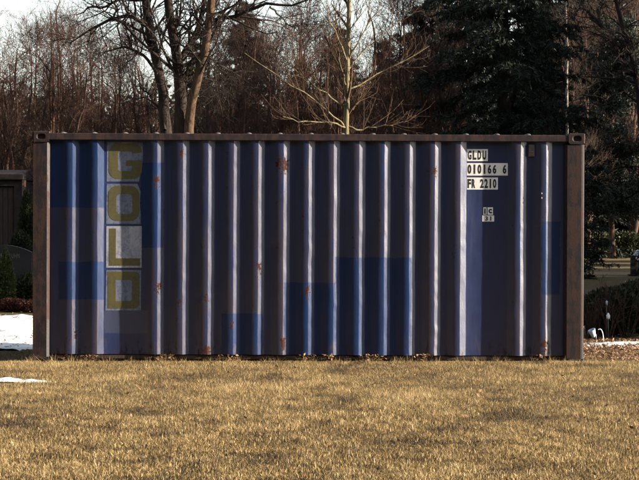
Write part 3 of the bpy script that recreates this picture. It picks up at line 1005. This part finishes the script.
# --- bare background trees: four kinds
def bare_proto(seed, H, spread, stems, dens=1.0, twig_up=0.12, lowcrown=0.15):
    rg = np.random.default_rng(seed)
    A, R = [], []
    for s in range(stems):
        a = rg.random() * 6.28; lean = spread * (0.15 + 0.25 * rg.random()) if stems > 1 else 0.05 * spread
        pts = [(0.05 * s, 0, -0.05)]
        for j in range(1, 7):
            t = j / 6
            pts.append((math.cos(a) * lean * t ** 0.8 + rg.normal(0, 0.08), math.sin(a) * lean * t ** 0.8 + rg.normal(0, 0.08), H * t * (0.85 + 0.15 * rg.random())))
        p, r = resample(pts, np.linspace(0.011 * H + 0.02, 0.008, 7), 16, rg, 0.015)
        A.append(p); R.append(r)
    PL, RD = np.array(A), np.array(R)
    b1, r1 = grow(PL, RD, int(24 * dens / stems ** 0.5), (spread * 0.6, spread * 1.1), (30, 65), rg, 6, lowcrown, 1, 0.18, 0.14, 0.45, 0.3, 0.006)
    b2, r2 = grow(b1, r1, int(7 * dens), (spread * 0.25, spread * 0.55), (25, 60), rg, 5, 0.15, 1, twig_up, 0.16, 0.55, 0.35, 0.0045)
    b3, r3 = grow(b2, r2, 5, (spread * 0.12, spread * 0.3), (20, 55), rg, 4, 0.15, 1, twig_up, 0.16, 0.6, 0.5, 0.0035)
    b4, r4 = grow(b3, r3, 2, (spread * 0.06, spread * 0.17), (20, 50), rg, 3, 0.2, 1, twig_up * .5, 0.12, 0.7, 0.6, 0.003)
    return [tube_mesh('trunk', [(PL, RD, 8)]), tube_mesh('crown', [(b1, r1, 4), (b2, r2, 3), (b3, r3, 3), (b4, r4, 3)])]


kinds = []
for (seed, H, sp, st, de, mt) in ((1, 9.0, 2.6, 1, 1.0, 'bark_brown'), (2, 8.0, 2.8, 3, 1.0, 'bark_red'), (3, 10.5, 2.4, 2, 1.0, 'bark_brown'), (4, 6.0, 2.0, 5, 1.0, 'bark_red')):
    tr, cr = bare_proto(seed, H, sp, st, de)
    kinds.append((('trunk', tr, M[mt]), ('crown', cr, M[mt]), H))


def at_x(px, d): return (px - W0 / 2) * d / FPX


bare_spots = [  # photo column, distance, kind, scale
    (8, 68, 3, 1.2), (34, 70, 0, 0.95), (62, 54, 3, 1.0), (50, 74, 2, 0.95), (88, 66, 1, 0.9), (112, 58, 3, 1.05), (120, 82, 0, 0.95),
     (70, 88, 3, 1.5), (44, 72, 3, 1.1), (78, 60, 3, 1.0), (5, 66, 3, 1.2), (155, 70, 1, 0.9), (135, 50, 3, 0.9), (205, 52, 0, 0.9), (228, 64, 3, 1.2), (226, 48, 3, 0.85), (258, 54, 1, 0.8), (282, 72, 1, 1.0), (300, 58, 3, 1.1),
    (318, 80, 0, 1.0), (330, 50, 3, 0.9), (370, 62, 3, 1.1), (392, 52, 1, 0.9), (420, 44, 3, 0.95), (432, 70, 0, 1.0), (455, 58, 2, 0.9),
    (275, 50, 3, 0.85), (310, 66, 1, 0.95), (358, 56, 3, 1.0), (398, 64, 1, 1.05), (410, 54, 3, 0.9), (245, 56, 3, 0.9), (290, 60, 3, 1.2), (440, 54, 3, 1.0),
    (556, 62, 2, 0.9), (586, 98, 1, 1.5), (630, 104, 2, 1.3), (652, 100, 0, 1.4), (600, 108, 0, 1.5), (612, 118, 1, 1.7), (575, 84, 0, 1.1)]
for i, (px, d, k, s) in enumerate(bare_spots):
    a, b, H = kinds[k]
    side = 'left' if px < 150 else ('middle' if px < 470 else 'right')
    form = ('single trunked', 'three stemmed', 'two stemmed', 'bushy many stemmed')[k]
    lab = {'left': 'bare brown %s tree against the pale sky at the left, beyond the container',
           'middle': 'bare brown %s tree in the thicket behind the middle of the container',
           'right': 'bare brown %s tree behind the right end of the container'}[side] % form
    place('bare_tree', (at_x(px, d), d, 0), rnd.uniform(0, 6.28), s * rnd.uniform(0.95, 1.05), (a, b), lab, 'tree', form + ' bare trees behind the container, ' + side)


# --- conifers
def spruce_proto(seed, H, rad, nb, needles, lowest=0.05, droop=0.35, hang=True):
    rg = np.random.default_rng(seed)
    p, r = resample([(0, 0, -0.05), (0.03, 0, H * .3), (-0.02, 0.03, H * .65), (0, 0, H)], [0.017 * H, 0.013 * H, 0.008 * H, 0.01], 14)
    tr = tube_mesh('trunk', [(p[None], r[None], 9)])
    per = 7; nw = nb // per
    t = np.repeat(lowest + (0.985 - lowest) * (np.arange(nw) + 0.5) / nw, per) + rg.normal(0, 0.020, nw * per)
    nb = nw * per; t = np.clip(t, lowest, 0.99)
    az = np.tile(np.arange(per) * 6.283 / per, nw) + np.repeat(rg.random(nw) * 6.28, per) + rg.normal(0, 0.25, nb)
    L = rad * (1 - t) ** 0.8 * (0.62 + 0.5 * rg.random(nb)) + 0.12
    k = 7
    s = np.linspace(0, 1, k)
    B = np.zeros((nb, k, 3))
    B[:, :, 0] = (np.cos(az) * L)[:, None] * s; B[:, :, 1] = (np.sin(az) * L)[:, None] * s
    B[:, :, 2] = (t * H)[:, None] + L[:, None] * (0.12 * s - droop * 1.5 * s ** 1.4 + droop * 0.75 * s ** 3)[None, :]
    B += rg.normal(0, 0.02, B.shape) * s[None, :, None]
    B[:, :, 2] = np.maximum(B[:, :, 2], 0.05)
    BR = (0.006 + 0.012 * L)[:, None] * np.linspace(1, 0.2, k)[None, :]
    b2, r2 = grow(B, BR, 26, (0.14 * rad, 0.32 * rad), (35, 75), rg, 4, 0.10, 1.0, -0.16, 0.08, 0.4, 0.3, 0.003, 0.5, 0.22, flat=0.30, pmul=np.clip(L / (0.55 * rad), 0.12, 1.0))
    br = tube_mesh('boughs', [(B, BR, 4), (b2[::3], r2[::3], 3)])
    # needle tufts along the twigs
    n2 = len(b2); n = needles
    i = rg.integers(0, n2, n); f = rg.random(n) * 3; j = np.minimum(f.astype(int), 2); f = (f - j)[:, None]
    c = b2[i, j] * (1 - f) + b2[i, j + 1] * f
    tan = b2[i, j + 1] - b2[i, j]; tan /= np.linalg.norm(tan, axis=1, keepdims=True) + 1e-9
    v = rg.normal(0, 1, (n, 3)); v[:, 2] -= 0.25; dd = tan * 0.8 + v / np.linalg.norm(v, axis=1, keepdims=True); dd /= np.linalg.norm(dd, axis=1, keepdims=True)
    ln = (0.06 + 0.09 * rg.random(n))[:, None]
    w = np.cross(dd, rg.normal(0, 1, (n, 3))); w /= np.linalg.norm(w, axis=1, keepdims=True); w *= (0.008 + 0.010 * rg.random(n))[:, None]
    V = np.stack([c - w, c + w, c + dd * ln], 1).reshape(-1, 3)
    me = np_mesh('foliage', V, np.arange(3 * n).reshape(-1, 3), tint=np.repeat(rg.random(n), 3))
    return [('trunk', tr, M['bark_dark']), ('boughs', br, M['bark_dark']), ('foliage', me, M['needle'])]


big = spruce_proto(31, 11.5, 2.25, 189, 200000, 0.05, 0.46)
place('spruce_tree', (at_x(503, 43), 43, 0), 0.6, 1.0, big, 'big dark spruce with drooping boughs behind the right half of the container', 'tree')
mid = spruce_proto(32, 8.5, 2.3, 210, 130000, 0.03, 0.42)
sp_spots = [(246, 66, 0.98, 'dark spruce with a pointed top right of the multi stemmed tree'), (300, 76, 0.86, 'low dark spruce between the multi stemmed tree and the pale young tree'),
            (384, 70, 0.88, 'dark spruce just right of the pale young tree'), (430, 60, 1.05, 'dark spruce touching the left side of the big spruce'),
            (545, 62, 0.9, 'dark spruce at the right side of the big spruce'), (470, 80, 1.5, 'tall dark spruce far behind the big spruce'),
            (196, 88, 1.05, 'distant dark spruce behind the tan trunk of the multi stemmed tree'), (340, 100, 1.25, 'distant dark spruce behind the pale young tree'),
            (575, 108, 1.9, 'tall distant dark spruce beside the thin birch'), (604, 114, 2.0, 'tall distant dark spruce left of the sunlit bare trunk'),
            (642, 110, 1.9, 'tall distant dark spruce at the right edge of the picture'), (536, 100, 1.8, 'tall distant dark spruce behind the right side of the big spruce')]
for px, d, s, lab in sp_spots:
    place('spruce_tree', (at_x(px, d), d, 0), rnd.uniform(0, 6.28), s, mid, lab, 'tree', 'smaller spruces behind the container')
# unseen conifers added right of the view to shade the right-hand background
for (x, y, s) in ((9.5, 40, 1.3), (12.5, 36, 1.5), (15, 44, 1.4), (13, 50, 1.5), (18, 56, 1.5), (17, 64, 1.6), (21, 72, 1.6)):
    place('spruce_tree', (x, y, 0), rnd.uniform(0, 6.28), s, mid, 'dark spruce added unseen right of the view to shade the background', 'tree', 'added shade spruces right of the view')


screen = spruce_proto(35, 8.5, 2.6, 280, 230000, 0.02, 0.42)  # dense spruce for the unseen rows added to block light
behind = [(-32 + 4.0 * i, -5 - 4 * (i % 2)) for i in range(17)] + [(-30 + 6.0 * i, -14.0) for i in range(11)] + [(37, 1), (41, -3), (34, -5), (46, 0), (38, -9)]
for (x, y) in behind:  # unseen row added behind the camera to cut sky light on the wall
    place('spruce_tree', (x + rnd.uniform(-1, 1), y - rnd.uniform(0, 2), 0), rnd.uniform(0, 6.28), rnd.uniform(2.0, 2.4), screen,
          'tall dark spruce added unseen behind the camera to shade the container front', 'tree', 'added shade spruces behind the camera')


for i in range(11):  # unseen left-hand row, added to hold sky light off the container
    place('spruce_tree', (-16.5 - rnd.uniform(0, 5), 2 + 4.4 * i, 0), rnd.uniform(0, 6.28), rnd.uniform(1.6, 2.1), screen,
          'tall dark spruce added unseen left of the view to block sky light', 'tree', 'added shade spruces left of the view')


for (x, y, k) in ((11.5, 42.2, 1.2), (12.8, 46.5, 1.3), (13.6, 53, 1.4), (15.5, 60, 1.5), (17, 68, 1.5), (20, 80, 1.6), (22, 88, 1.7)):  # further unseen spruces, added to darken the right background
    place('spruce_tree', (x, y, 0), rnd.uniform(0, 6.28), k, screen, 'dark spruce added unseen right of the view to shade the background', 'tree', 'added shade spruces right of the view')


# --- tree with bare lower trunk at the right, leaning dark tree, thin birch
def right_trees():
    rg = np.random.default_rng(77)
    d = 92.0; u = d / FPX; base = Vector((at_x(612, d), d, 0))
    pts = [P(612.5, 258.6, d) - base, P(612, 230, d) - base, P(611, 200, d) - base, P(612, 160, d) - base, P(611, 100, d) - base, P(612, 40, d) - base]
    p, r = resample(pts, [3.6 * u, 3 * u, 2.8 * u, 2.4 * u, 1.8 * u, 0.6 * u], 16, rg, 0.02)
    b1, r1 = grow(p[None], r[None], 90, (2.0, 3.4), (50, 85), rg, 5, 0.28, 1.0, 0.0, 0.12, 0.35, 0.3, 0.012, 0.5)
    b2, r2 = grow(b1, r1, 12, (0.5, 1.2), (30, 65), rg, 4, 0.15, 1, 0.0, 0.15, 0.5, 0.4, 0.006)
    n = 60000; i = rg.integers(0, len(b2), n); j = rg.integers(0, 3, n)
    c = b2[i, j] + rg.normal(0, 0.10, (n, 3)); dd = rg.normal(0, 1, (n, 3)); dd /= np.linalg.norm(dd, axis=1, keepdims=True)
    w = np.cross(dd, rg.normal(0, 1, (n, 3))); w /= np.linalg.norm(w, axis=1, keepdims=True)
    V = np.stack([c - w * .03, c + w * .03, c + dd * .17], 1).reshape(-1, 3)
    fo = np_mesh('foliage', V, np.arange(3 * n).reshape(-1, 3), tint=np.repeat(rg.random(n), 3))
    place('pine_tree', base, 0, 1, [('trunk', tube_mesh('trunk', [(p[None], r[None], 9)]), M['bark_tan']), ('boughs', tube_mesh('boughs', [(b1, r1, 4), (b2, r2, 3)]), M['bark_dark']), ('foliage', fo, M['needle'])],
          'dark evergreen with a bare sunlit lower trunk right of the container, far back', 'tree')
    # leaning
    d = 50.0; u = d / FPX; base = Vector((at_x(652, d), d, 0))
    pts = [Vector((0, 0, -0.05)), P(649, 200, d) - base, P(639, 98, d) - base, P(635, 72, d) - base, P(627, 42, d) - base, P(615, 0, d) - base, P(596, -70, d) - base]
    p, r = resample(pts, [4.5 * u, 4 * u, 3.2 * u, 3 * u, 2.4 * u, 2 * u, 0.6 * u], 18, rg, 0.01)
    pts = [P(634, 70, d) - base, P(627, 73, d) - base, P(619, 56, d) - base, P(606, 31, d) - base, P(581, 8, d) - base, P(574, 22, d) - base]
    q, rq = resample(pts, [2.6 * u, 2.3 * u, 2.0 * u, 1.8 * u, 1.2 * u, 0.5 * u], 18, rg, 0.01)
    PL, RD = np.array([p, q]), np.array([r, rq])
    b1, r1 = grow(PL, RD, 26, (0.6, 1.8), (30, 75), rg, 6, 0.3, 1, 0.05, 0.18, 0.4, 0.3, 0.005)
    b2, r2 = grow(b1, r1, 7, (0.3, 0.8), (25, 65), rg, 4, 0.2, 1, 0.04, 0.18, 0.6, 0.4, 0.004)
    b3, r3 = grow(b2, r2, 3, (0.15, 0.4), (25, 60), rg, 3, 0.2, 1, 0.04, 0.15, 0.7, 0.5, 0.003)
    place('bare_tree', base, 0, 1, [('trunk', tube_mesh('trunk', [(p[None], r[None], 9)]), M['bark_dark']), ('limb', tube_mesh('limb', [(q[None], rq[None], 7)]), M['bark_dark']),
                                    ('crown', tube_mesh('crown', [(b1, r1, 4), (b2, r2, 3), (b3, r3, 3)]), M['bark_dark'])],
          'dark leaning tree with a long bent limb at the upper right', 'tree')
    # birch
    d = 56.0; u = d / FPX; base = Vector((at_x(567, d), d, 0))
    p, r = resample([Vector((0, 0, -0.05)), P(567, 120, d) - base, P(566.5, 45, d) - base, P(566, 10, d) - base, P(567, -60, d) - base], [1.7 * u, 1.3 * u, 1.1 * u, 0.9 * u, 0.3 * u], 14, rg, 0.01)
    b1, r1 = grow(p[None], r[None], 40, (0.5, 1.4), (30, 60), rg, 5, 0.3, 1, 0.15, 0.12, 0.4, 0.3, 0.005)
    b2, r2 = grow(b1, r1, 8, (0.3, 0.7), (25, 60), rg, 4, 0.2, 1, 0.0, 0.15, 0.6, 0.4, 0.0035)
    place('birch_tree', base, 0, 1, [('trunk', tube_mesh('trunk', [(p[None], r[None], 8)]), M['bark_white']), ('crown', tube_mesh('crown', [(b1, r1, 4), (b2, r2, 3)]), M['bark_red'])],
          'thin birch with a white trunk right of the big spruce', 'tree')


right_trees()


# --- evergreen shrubs and hedges
def shrub_mesh(seed, rx, ry, h, n, leaf=(0.03, 0.06), col='leaf_dark', wfac=0.3, taper=0.0, up=0.5):
    rg = np.random.default_rng(seed)
    v = rg.normal(0, 1, (n, 3)); v /= np.linalg.norm(v, axis=1, keepdims=True)
    rr = rg.random(n) ** 0.30
    lum = 0.75 + 0.35 * fbm(np.arctan2(v[:, 1], v[:, 0]) * 2.2 + 9, v[:, 2] * 3, seed, 3)
    z = h * 0.5 * (1 + v[:, 2] * rr)
    tp = 1 - taper * np.clip(z / h, 0, 1)
    c = np.stack([v[:, 0] * rr * rx * lum * tp, v[:, 1] * rr * ry * lum * tp, np.maximum(z * (0.85 + 0.3 * lum - 0.1), 0.02)], -1)
    dd = v + rg.normal(0, 0.6, (n, 3)); dd[:, 2] += up; dd /= np.linalg.norm(dd, axis=1, keepdims=True)
    ln = (leaf[0] + (leaf[1] - leaf[0]) * rg.random(n))[:, None]
    w = np.cross(dd, rg.normal(0, 1, (n, 3))); w /= np.linalg.norm(w, axis=1, keepdims=True); w *= ln * wfac
    V = np.stack([c - dd * ln * .2, c + w + dd * ln * .35, c + dd * ln, c - w + dd * ln * .35], 1).reshape(-1, 3)
    V[:, 2] = np.maximum(V[:, 2], 0.005)
    return np_mesh('foliage', V, np.arange(4 * n).reshape(-1, 4), tint=np.repeat(rg.random(n), 4))


def stems_mesh(seed, n, h, rad, r0=0.012, k=5, spread=0.3, sub=4):
    rg = np.random.default_rng(seed)
    a = rg.random(n) * 6.28
    p = np.zeros((n, k, 3)); p[:, 0, 0] = np.cos(a) * rad * rg.random(n) * .4; p[:, 0, 1] = np.sin(a) * rad * rg.random(n) * .4
    d = np.stack([np.cos(a) * spread * rg.random(n), np.sin(a) * spread * rg.random(n), np.ones(n)], -1)
    L = h * (0.6 + 0.5 * rg.random(n))
    for j in range(1, k):
        d = d + rg.normal(0, 0.10, (n, 3)); d /= np.linalg.norm(d, axis=1, keepdims=True)
        p[:, j] = p[:, j - 1] + d * (L / (k - 1))[:, None]
    R = np.full((n, 1), r0) * np.linspace(1, 0.3, k)[None, :]
    lots = [(p, R, 4)]
    if sub:
        b, r = grow(p, R, sub, (h * 0.12, h * 0.35), (20, 55), rg, 4, 0.25, 1, 0.1, 0.14, 0.6, 0.4, 0.003); lots.append((b, r, 3))
        b, r = grow(b, r, 3, (h * 0.05, h * 0.15), (20, 55), rg, 3, 0.25, 1, 0.05, 0.12, 0.7, 0.5, 0.0025); lots.append((b, r, 3))
    return tube_mesh('stems', lots)


def shrub(name, px, d, rx, ry, h, n, seed, label, col='leaf_dark', leaf=(0.03, 0.06), wfac=0.3, taper=0.0, stems=None, cat='shrub', group=None, up=0.5):
    parts = [('foliage', shrub_mesh(seed, rx, ry, h, n, leaf, col, wfac, taper, up), M[col]),
             ('stems', stems_mesh(seed + 1, stems or 8, h * 0.8, rx * 0.6, 0.012, 5, 0.3, 0), M['bark_dark'])]
    return place(name, (at_x(px, d), d, 0), 0, 1, parts, label, cat, group)


# right of the container: dark grave bushes with bare wands
shrub('evergreen_bush', 612, 29.6, 0.50, 0.45, 0.62, 9000, 41, 'dark low evergreen bush close behind the right corner of the container', leaf=(0.03, 0.07))
shrub('evergreen_bush', 640, 30.4, 0.50, 0.45, 0.70, 9000, 43, 'dark evergreen bush cut by the right edge, behind the snow strip', leaf=(0.03, 0.07))
place('bare_shrub', (at_x(608, 28.7), 28.7, 0), 0, 1, [('stems', stems_mesh(51, 9, 0.85, 0.22, 0.0065, 6, 0.5, 4), M['bark_brown'])], 'bare wands growing in front of the dark bush, right of the container', 'shrub')
place('bare_shrub', (at_x(628, 29.0), 29.0, 0), 0, 1, [('stems', stems_mesh(52, 10, 0.85, 0.25, 0.0065, 6, 0.7, 4), M['bark_brown'])], 'spreading bare shrub near the right edge, in front of the dark bush', 'shrub')
place('dry_grass_tuft', (at_x(592, 28.8), 28.8, 0), 0, 1, [('stems', stems_mesh(53, 60, 0.6, 0.22, 0.004, 5, 0.22, 0), M['bark_brown'])], 'upright tuft of dry stalks beside the right corner of the container', 'plant')
for k, (x, y, h) in enumerate(((5.7, 28.5, 1.7), (6.6, 29.6, 1.9), (6.0, 30.9, 2.0))):  # unseen bushes, added to cast shade on the visible ones
    o = shrub('evergreen_bush', 660, 30, 0.8, 0.7, h, 9000, 70 + k, 'large dark evergreen bush added unseen right of the view to shade its neighbours', leaf=(0.05, 0.10), group='added shade bushes right of the view')
    o.location = (x, y, 0)
# hedges by the far path on the right
for px, d, rx, lab in ((596, 99, 0.9, 'low dark hedge bush left of the sunlit bare trunk, far right'), (628, 100, 1.3, 'low dark hedge bush right of the sunlit bare trunk, far right'),
                       (575, 101, 1.2, 'low dark hedge bush hidden partly by the right corner of the container')):
    shrub('hedge_bush', px, d, rx, 0.7, 1.15, 6000, int(px), lab, leaf=(0.06, 0.13))
# left: columnar evergreens and grave plants
shrub('cypress_shrub', 6, 38.6, 0.26, 0.24, 1.05, 12000, 61, 'pointed bright green dwarf cypress in front of the gravestone', 'thuja', (0.03, 0.065), 0.22, 0.75, up=1.4)
shrub('cypress_shrub', -9, 39.4, 0.24, 0.22, 1.0, 7000, 62, 'dwarf cypress at the left edge, beside the gravestone', 'thuja', (0.03, 0.065), 0.22, 0.7, up=1.4)
shrub('evergreen_bush', 27, 38.8, 0.20, 0.22, 0.62, 4500, 63, 'small yellow green leafy bush at the right foot of the gravestone', 'leaf_dark', (0.03, 0.06), 0.35)
shrub('heather', 12, 37.7, 0.34, 0.22, 0.22, 3500, 64, 'low reddish heather at the foot of the dwarf cypress', 'heath', (0.02, 0.045), 0.3)
shrub('heather', 30, 37.5, 0.26, 0.2, 0.2, 2500, 65, 'low reddish heather beside the left corner of the container', 'heath', (0.02, 0.045), 0.3)
shrub('evergreen_bush', 27, 46, 0.30, 0.30, 2.15, 14000, 66, 'tall dark columnar yew between the small building and the container', 'leaf_dark', (0.03, 0.07), 0.25, 0.45)
shrub('evergreen_bush', 20, 44.5, 0.36, 0.30, 1.35, 9000, 67, 'rounded dark yew bush behind the gravestone', 'leaf_dark', (0.03, 0.07), 0.25, 0.2)


# ------------------------------------------------------------------ gravestone on the left
def gravestone():
    d = 40.0; u = d / FPX
    x0, x1 = at_x(-26, d), at_x(31.5, d); cx = (x0 + x1) / 2; hw = (x1 - x0) / 2
    root = empty('gravestone', (cx, d, 0))
    tag(root, 'dark granite gravestone with a curved top and pale inscription at the left edge', 'gravestone')
    zt = P(0, 245, d).z; zs = P(0, 252, d).z
    pts = [(-hw, 0.10), (hw, 0.10), (hw, zs - 0.02)]
    for i in range(15):
        a = i / 14
        x = hw * (1 - 2 * a); pts.append((x * 0.985, zs + (zt - zs) * (1 - (2 * a - 1) ** 2)))
    pts.append((-hw, zs - 0.02))
    st = prism('stone', pts, 'y', 0.0, 0.16, M['granite'], root)
    box('plinth', -hw - 0.08, hw + 0.08, -0.08, 0.24, -0.02, 0.10, M['granite'], root, 0.01)
    tf = lambda a, b: (at_x(a, d) - cx, -0.004, CAMZ - (b - HOR) * u)
    letters_px('IS KUHN', 0.0, 253.6, 258.2, 2.2, 2.9, 0, M['gilt'], st, tf, 0.01)


gravestone()


# ------------------------------------------------------------------ small building on the left
def chapel():
    d = 58.0; u = d / FPX
    X = lambda px: at_x(px, d); Z = lambda py: CAMZ - (py - HOR) * u
    cx = X(0)
    root = empty('small_building', (cx, d, 0))
    tag(root, 'small dark stucco cemetery building with a dark door at the left edge', 'building')
    l = lambda px: X(px) - cx
    zt = Z(180)
    xd0, xd1 = l(-14), l(14); zd = Z(186)
    # wall with door opening: left pier, right pier, lintel
    W = [(l(-60), 0), (xd0, 0), (xd0, zd), (xd1, zd), (xd1, 0), (l(22), 0), (l(22), zt), (l(-60), zt)]
    prism('wall', W, 'y', 0.0, 0.25, M['stucco'], root)
    prism('wall', [(l(-60), 0), (l(22), 0), (l(22), zt), (l(-60), zt)], 'y', 2.4, 2.65, M['stucco'], root)
    box('wall', l(-60), l(-60) + 0.2, 0.25, 2.4, 0, zt, M['stucco'], root)
    box('wall', l(22) - 0.2, l(22), 0.25, 2.4, 0, zt, M['stucco'], root)
    dr = box('door', xd0 + 0.02, xd1 - 0.02, 0.10, 0.15, 0.02, zd - 0.02, M['wood_dark'], root)
    for k in range(5):
        a = xd0 + 0.03 + (xd1 - xd0 - 0.06) * k / 5
        box('plank', a + 0.008, a + (xd1 - xd0 - 0.06) / 5 - 0.008, 0.08, 0.099, 0.05, zd - 0.05, M['wood_dark'], dr, 0.004)
    box('cornice', l(-61), l(24), -0.10, 2.75, zt, zt + 0.16, M['stucco'], root, 0.02)
    box('column', l(22) + 0.003, l(25.5), -0.06, 0.20, 0, zt - 0.003, M['sandstone'], root, 0.015)
    prism('roof', [(-0.05, zt + 0.163), (2.70, zt + 0.163), (1.33, zt + 0.30)], 'x', l(-60.5), l(23.5), M['roof_tile'], root)


chapel()


# ------------------------------------------------------------------ pale house far behind the trees
def house():
    d = 150.0; u = d / FPX
    cx = at_x(388, d)
    root = empty('house', (cx, d, 0)); tag(root, 'pale cream house glimpsed through the branches right of the pale young tree', 'house')
    prism('wall', [(-2.6, 0), (2.6, 0), (2.6, 10.4), (0, 12.6), (-2.6, 10.4)], 'y', 0, 7, M['cream'], root)
    for s in (-1, 1):
        prism('roof', [(0, 12.65), (s * 2.95, 10.15), (s * 2.95, 10.32), (0, 12.85)], 'y', -0.3, 7.3, M['roof_tile'], root)
    for z in (1.2, 4.0, 6.8, 9.3):
        for x in (-1.3, 1.3):
            w = box('window', x - 0.5, x + 0.5, -0.03, -0.003, z, z + 1.3, M['white_frame'], root)
            for sx in (-1, 1):
                box('pane', x + sx * 0.23 - 0.19, x + sx * 0.23 + 0.19, -0.036, -0.031, z + 0.08, z + 1.22, M['glass'], w)


house()


# ------------------------------------------------------------------ small things on the graves at the right
def lathe(name, prof, n, mat, parent, loc=(0, 0, 0), tilt=None):
    bm = bmesh.new(); rings = []
    for r, z in prof:
        rings.append([bm.verts.new((r * math.cos(2 * math.pi * i / n), r * math.sin(2 * math.pi * i / n), z)) for i in range(n)])
    for a, b in zip(rings, rings[1:]):
        for i in range(n):
            j = (i + 1) % n; bm.faces.new((a[i], a[j], b[j], b[i]))
    bm.faces.new(rings[0][::-1]); bm.faces.new(rings[-1])
    o = link_mesh(name, bm_mesh(name, bm, True), mat, parent); o.location = loc
    if tilt: o.rotation_euler = tilt
    return o


d = 28.0
e = empty('grave_vase', (at_x(596, d), d, 0)); tag(e, 'pale blue plastic flower vase on a stake beside the snow strip, right of the container', 'vase')
lathe('stake', [(0.008, -0.05), (0.008, 0.10), (0.006, 0.102)], 8, M['wire'], e)
lathe('cup', [(0.012, 0.08), (0.030, 0.10), (0.042, 0.15), (0.048, 0.185), (0.040, 0.186), (0.034, 0.12), (0.01, 0.11)], 16, M['blue_plastic'], e, (0, 0, -0.01), (0.25, -0.35, 0))
q, rr = resample([(0.03, 0, 0.16), (0.06, 0, 0.165), (0.085, 0, 0.12), (0.095, 0, 0.05), (0.10, 0, -0.02)], [0.006] * 5, 12)
link_mesh('stem', tube_mesh('stem', [(q[None], rr[None], 6)]), M['white_plastic'], e)
d = 28.4
e = empty('grave_lantern', (at_x(608.3, d), d, 0)); tag(e, 'small white lantern on a stake in front of the dark bush, right of the container', 'lantern')
zc = P(0, 316, d).z
lathe('stake', [(0.006, -0.05), (0.006, zc - 0.04), (0.004, zc - 0.038)], 8, M['wire'], e)
lathe('lantern_body', [(0.012, zc - 0.04), (0.024, zc - 0.032), (0.026, zc + 0.01), (0.015, zc + 0.02), (0.012, zc + 0.035), (0.004, zc + 0.04)], 14, M['white_plastic'], e)
e = empty('grave_light', (at_x(606.8, 28.6), 28.6, 0)); tag(e, 'small pale blue grave light on a stake above the white lantern', 'lantern')
zc = P(0, 303, 28.6).z
lathe('stake', [(0.005, -0.05), (0.005, zc - 0.03), (0.004, zc - 0.028)], 8, M['wire'], e)
lathe('cup', [(0.010, zc - 0.03), (0.014, zc), (0.016, zc + 0.02), (0.006, zc + 0.03)], 12, M['blue_plastic'], e)
# dark gravestone with white flowers by the far path
d = 64.0
e = empty('gravestone', (at_x(638, d), d, 0)); tag(e, 'small dark gravestone at the right edge beside the far path', 'gravestone')
zt = P(0, 255, d).z
prism('stone', [(-0.20, 0.06), (0.42, 0.06), (0.42, zt), (0.2, zt + 0.04), (-0.05, zt + 0.03), (-0.20, zt - 0.03)], 'y', 0, 0.18, M['granite'], e)
box('plinth', -0.27, 0.5, -0.06, 0.24, -0.02, 0.06, M['granite'], e, 0.01)
rg = np.random.default_rng(3)
e2 = empty('flower_bunch', (at_x(636, d), d - 0.12, 0)); tag(e2, 'bunch of white flowers against the small dark gravestone at the right edge', 'flowers')
for k in range(9):
    a, b = rg.normal(0, 0.055, 2)
    zz = zt + 0.02 + b
    lathe('blossom', [(0.006, -0.02), (0.030, -0.012), (0.042, 0.008), (0.024, 0.024), (0.008, 0.03)], 9, M['white_plastic'], e2, (a * 1.2, -0.03 + rg.normal(0, 0.02), zz), (rg.normal(0.6, 0.4), rg.normal(0, 0.5), 0))
q = []
for k in range(7):
    a = rg.normal(0, 0.04)
    q.append([(a * 0.2, 0, -0.01), (a * 0.6, 0, zt * 0.5), (a, -0.02, zt)])
link_mesh('stems', tube_mesh('stems', [(np.array(q), np.full((7, 3), 0.006), 5)]), M['leaf_dark'], e2)


# ------------------------------------------------------------------ far wood that closes the view
def far_wood():
    rg = np.random.default_rng(99)
    n = 230
    PL = np.zeros((n, 6, 3)); x = rg.random(n) * 74 - 37; y = 112 + rg.random(n) * 30
    H = 5.5 + 3.5 * rg.random(n)
    for j in range(6):
        t = j / 5
        PL[:, j] = np.stack([x + rg.normal(0, 0.10, n) * j, y + rg.normal(0, 0.1, n) * j, H * t - 0.05], -1)
    R = np.linspace(0.07, 0.02, 6)[None, :] * (0.6 + 0.7 * rg.random(n))[:, None]
    b1, r1 = grow(PL, R, 18, (1.2, 3.2), (35, 80), rg, 4, 0.08, 1, 0.2, 0.15, 0.5, 0.4, 0.018)
    b2, r2 = grow(b1, r1, 6, (0.6, 1.6), (25, 60), rg, 3, 0.1, 1, 0.12, 0.15, 0.7, 0.5, 0.012)
    o = link_mesh('far_wood', tube_mesh('far_wood', [(PL, R, 5), (b1, r1, 3), (b2, r2, 3)]), M['bark_red'])
    tag(o, 'distant brown bare wood closing the view behind the graves', 'wood', kind='stuff')
    n = 90000
    xx = rg.random(n) * 80 - 40; yy = 104 + rg.random(n) * 30
    top = 5.0 + 6.0 * fbm(xx * 0.30, yy * 0.2, 4, 3)
    c = np.stack([xx, yy, rg.random(n) ** 0.7 * top], -1)
    dd = rg.normal(0, 1, (n, 3)); dd /= np.linalg.norm(dd, axis=1, keepdims=True); w = np.cross(dd, rg.normal(0, 1, (n, 3))); w /= np.linalg.norm(w, axis=1, keepdims=True)
    V = np.stack([c - w * .11, c + w * .11, c + dd * .45], 1).reshape(-1, 3)
    V[:, 2] = np.maximum(V[:, 2], 0.0)
    o = link_mesh('far_undergrowth', np_mesh('far_undergrowth', V, np.arange(3 * n).reshape(-1, 3), tint=np.repeat(rg.random(n), 3)), M['brush'])
    tag(o, 'dark distant undergrowth below the far wood', 'undergrowth', kind='stuff')


far_wood()
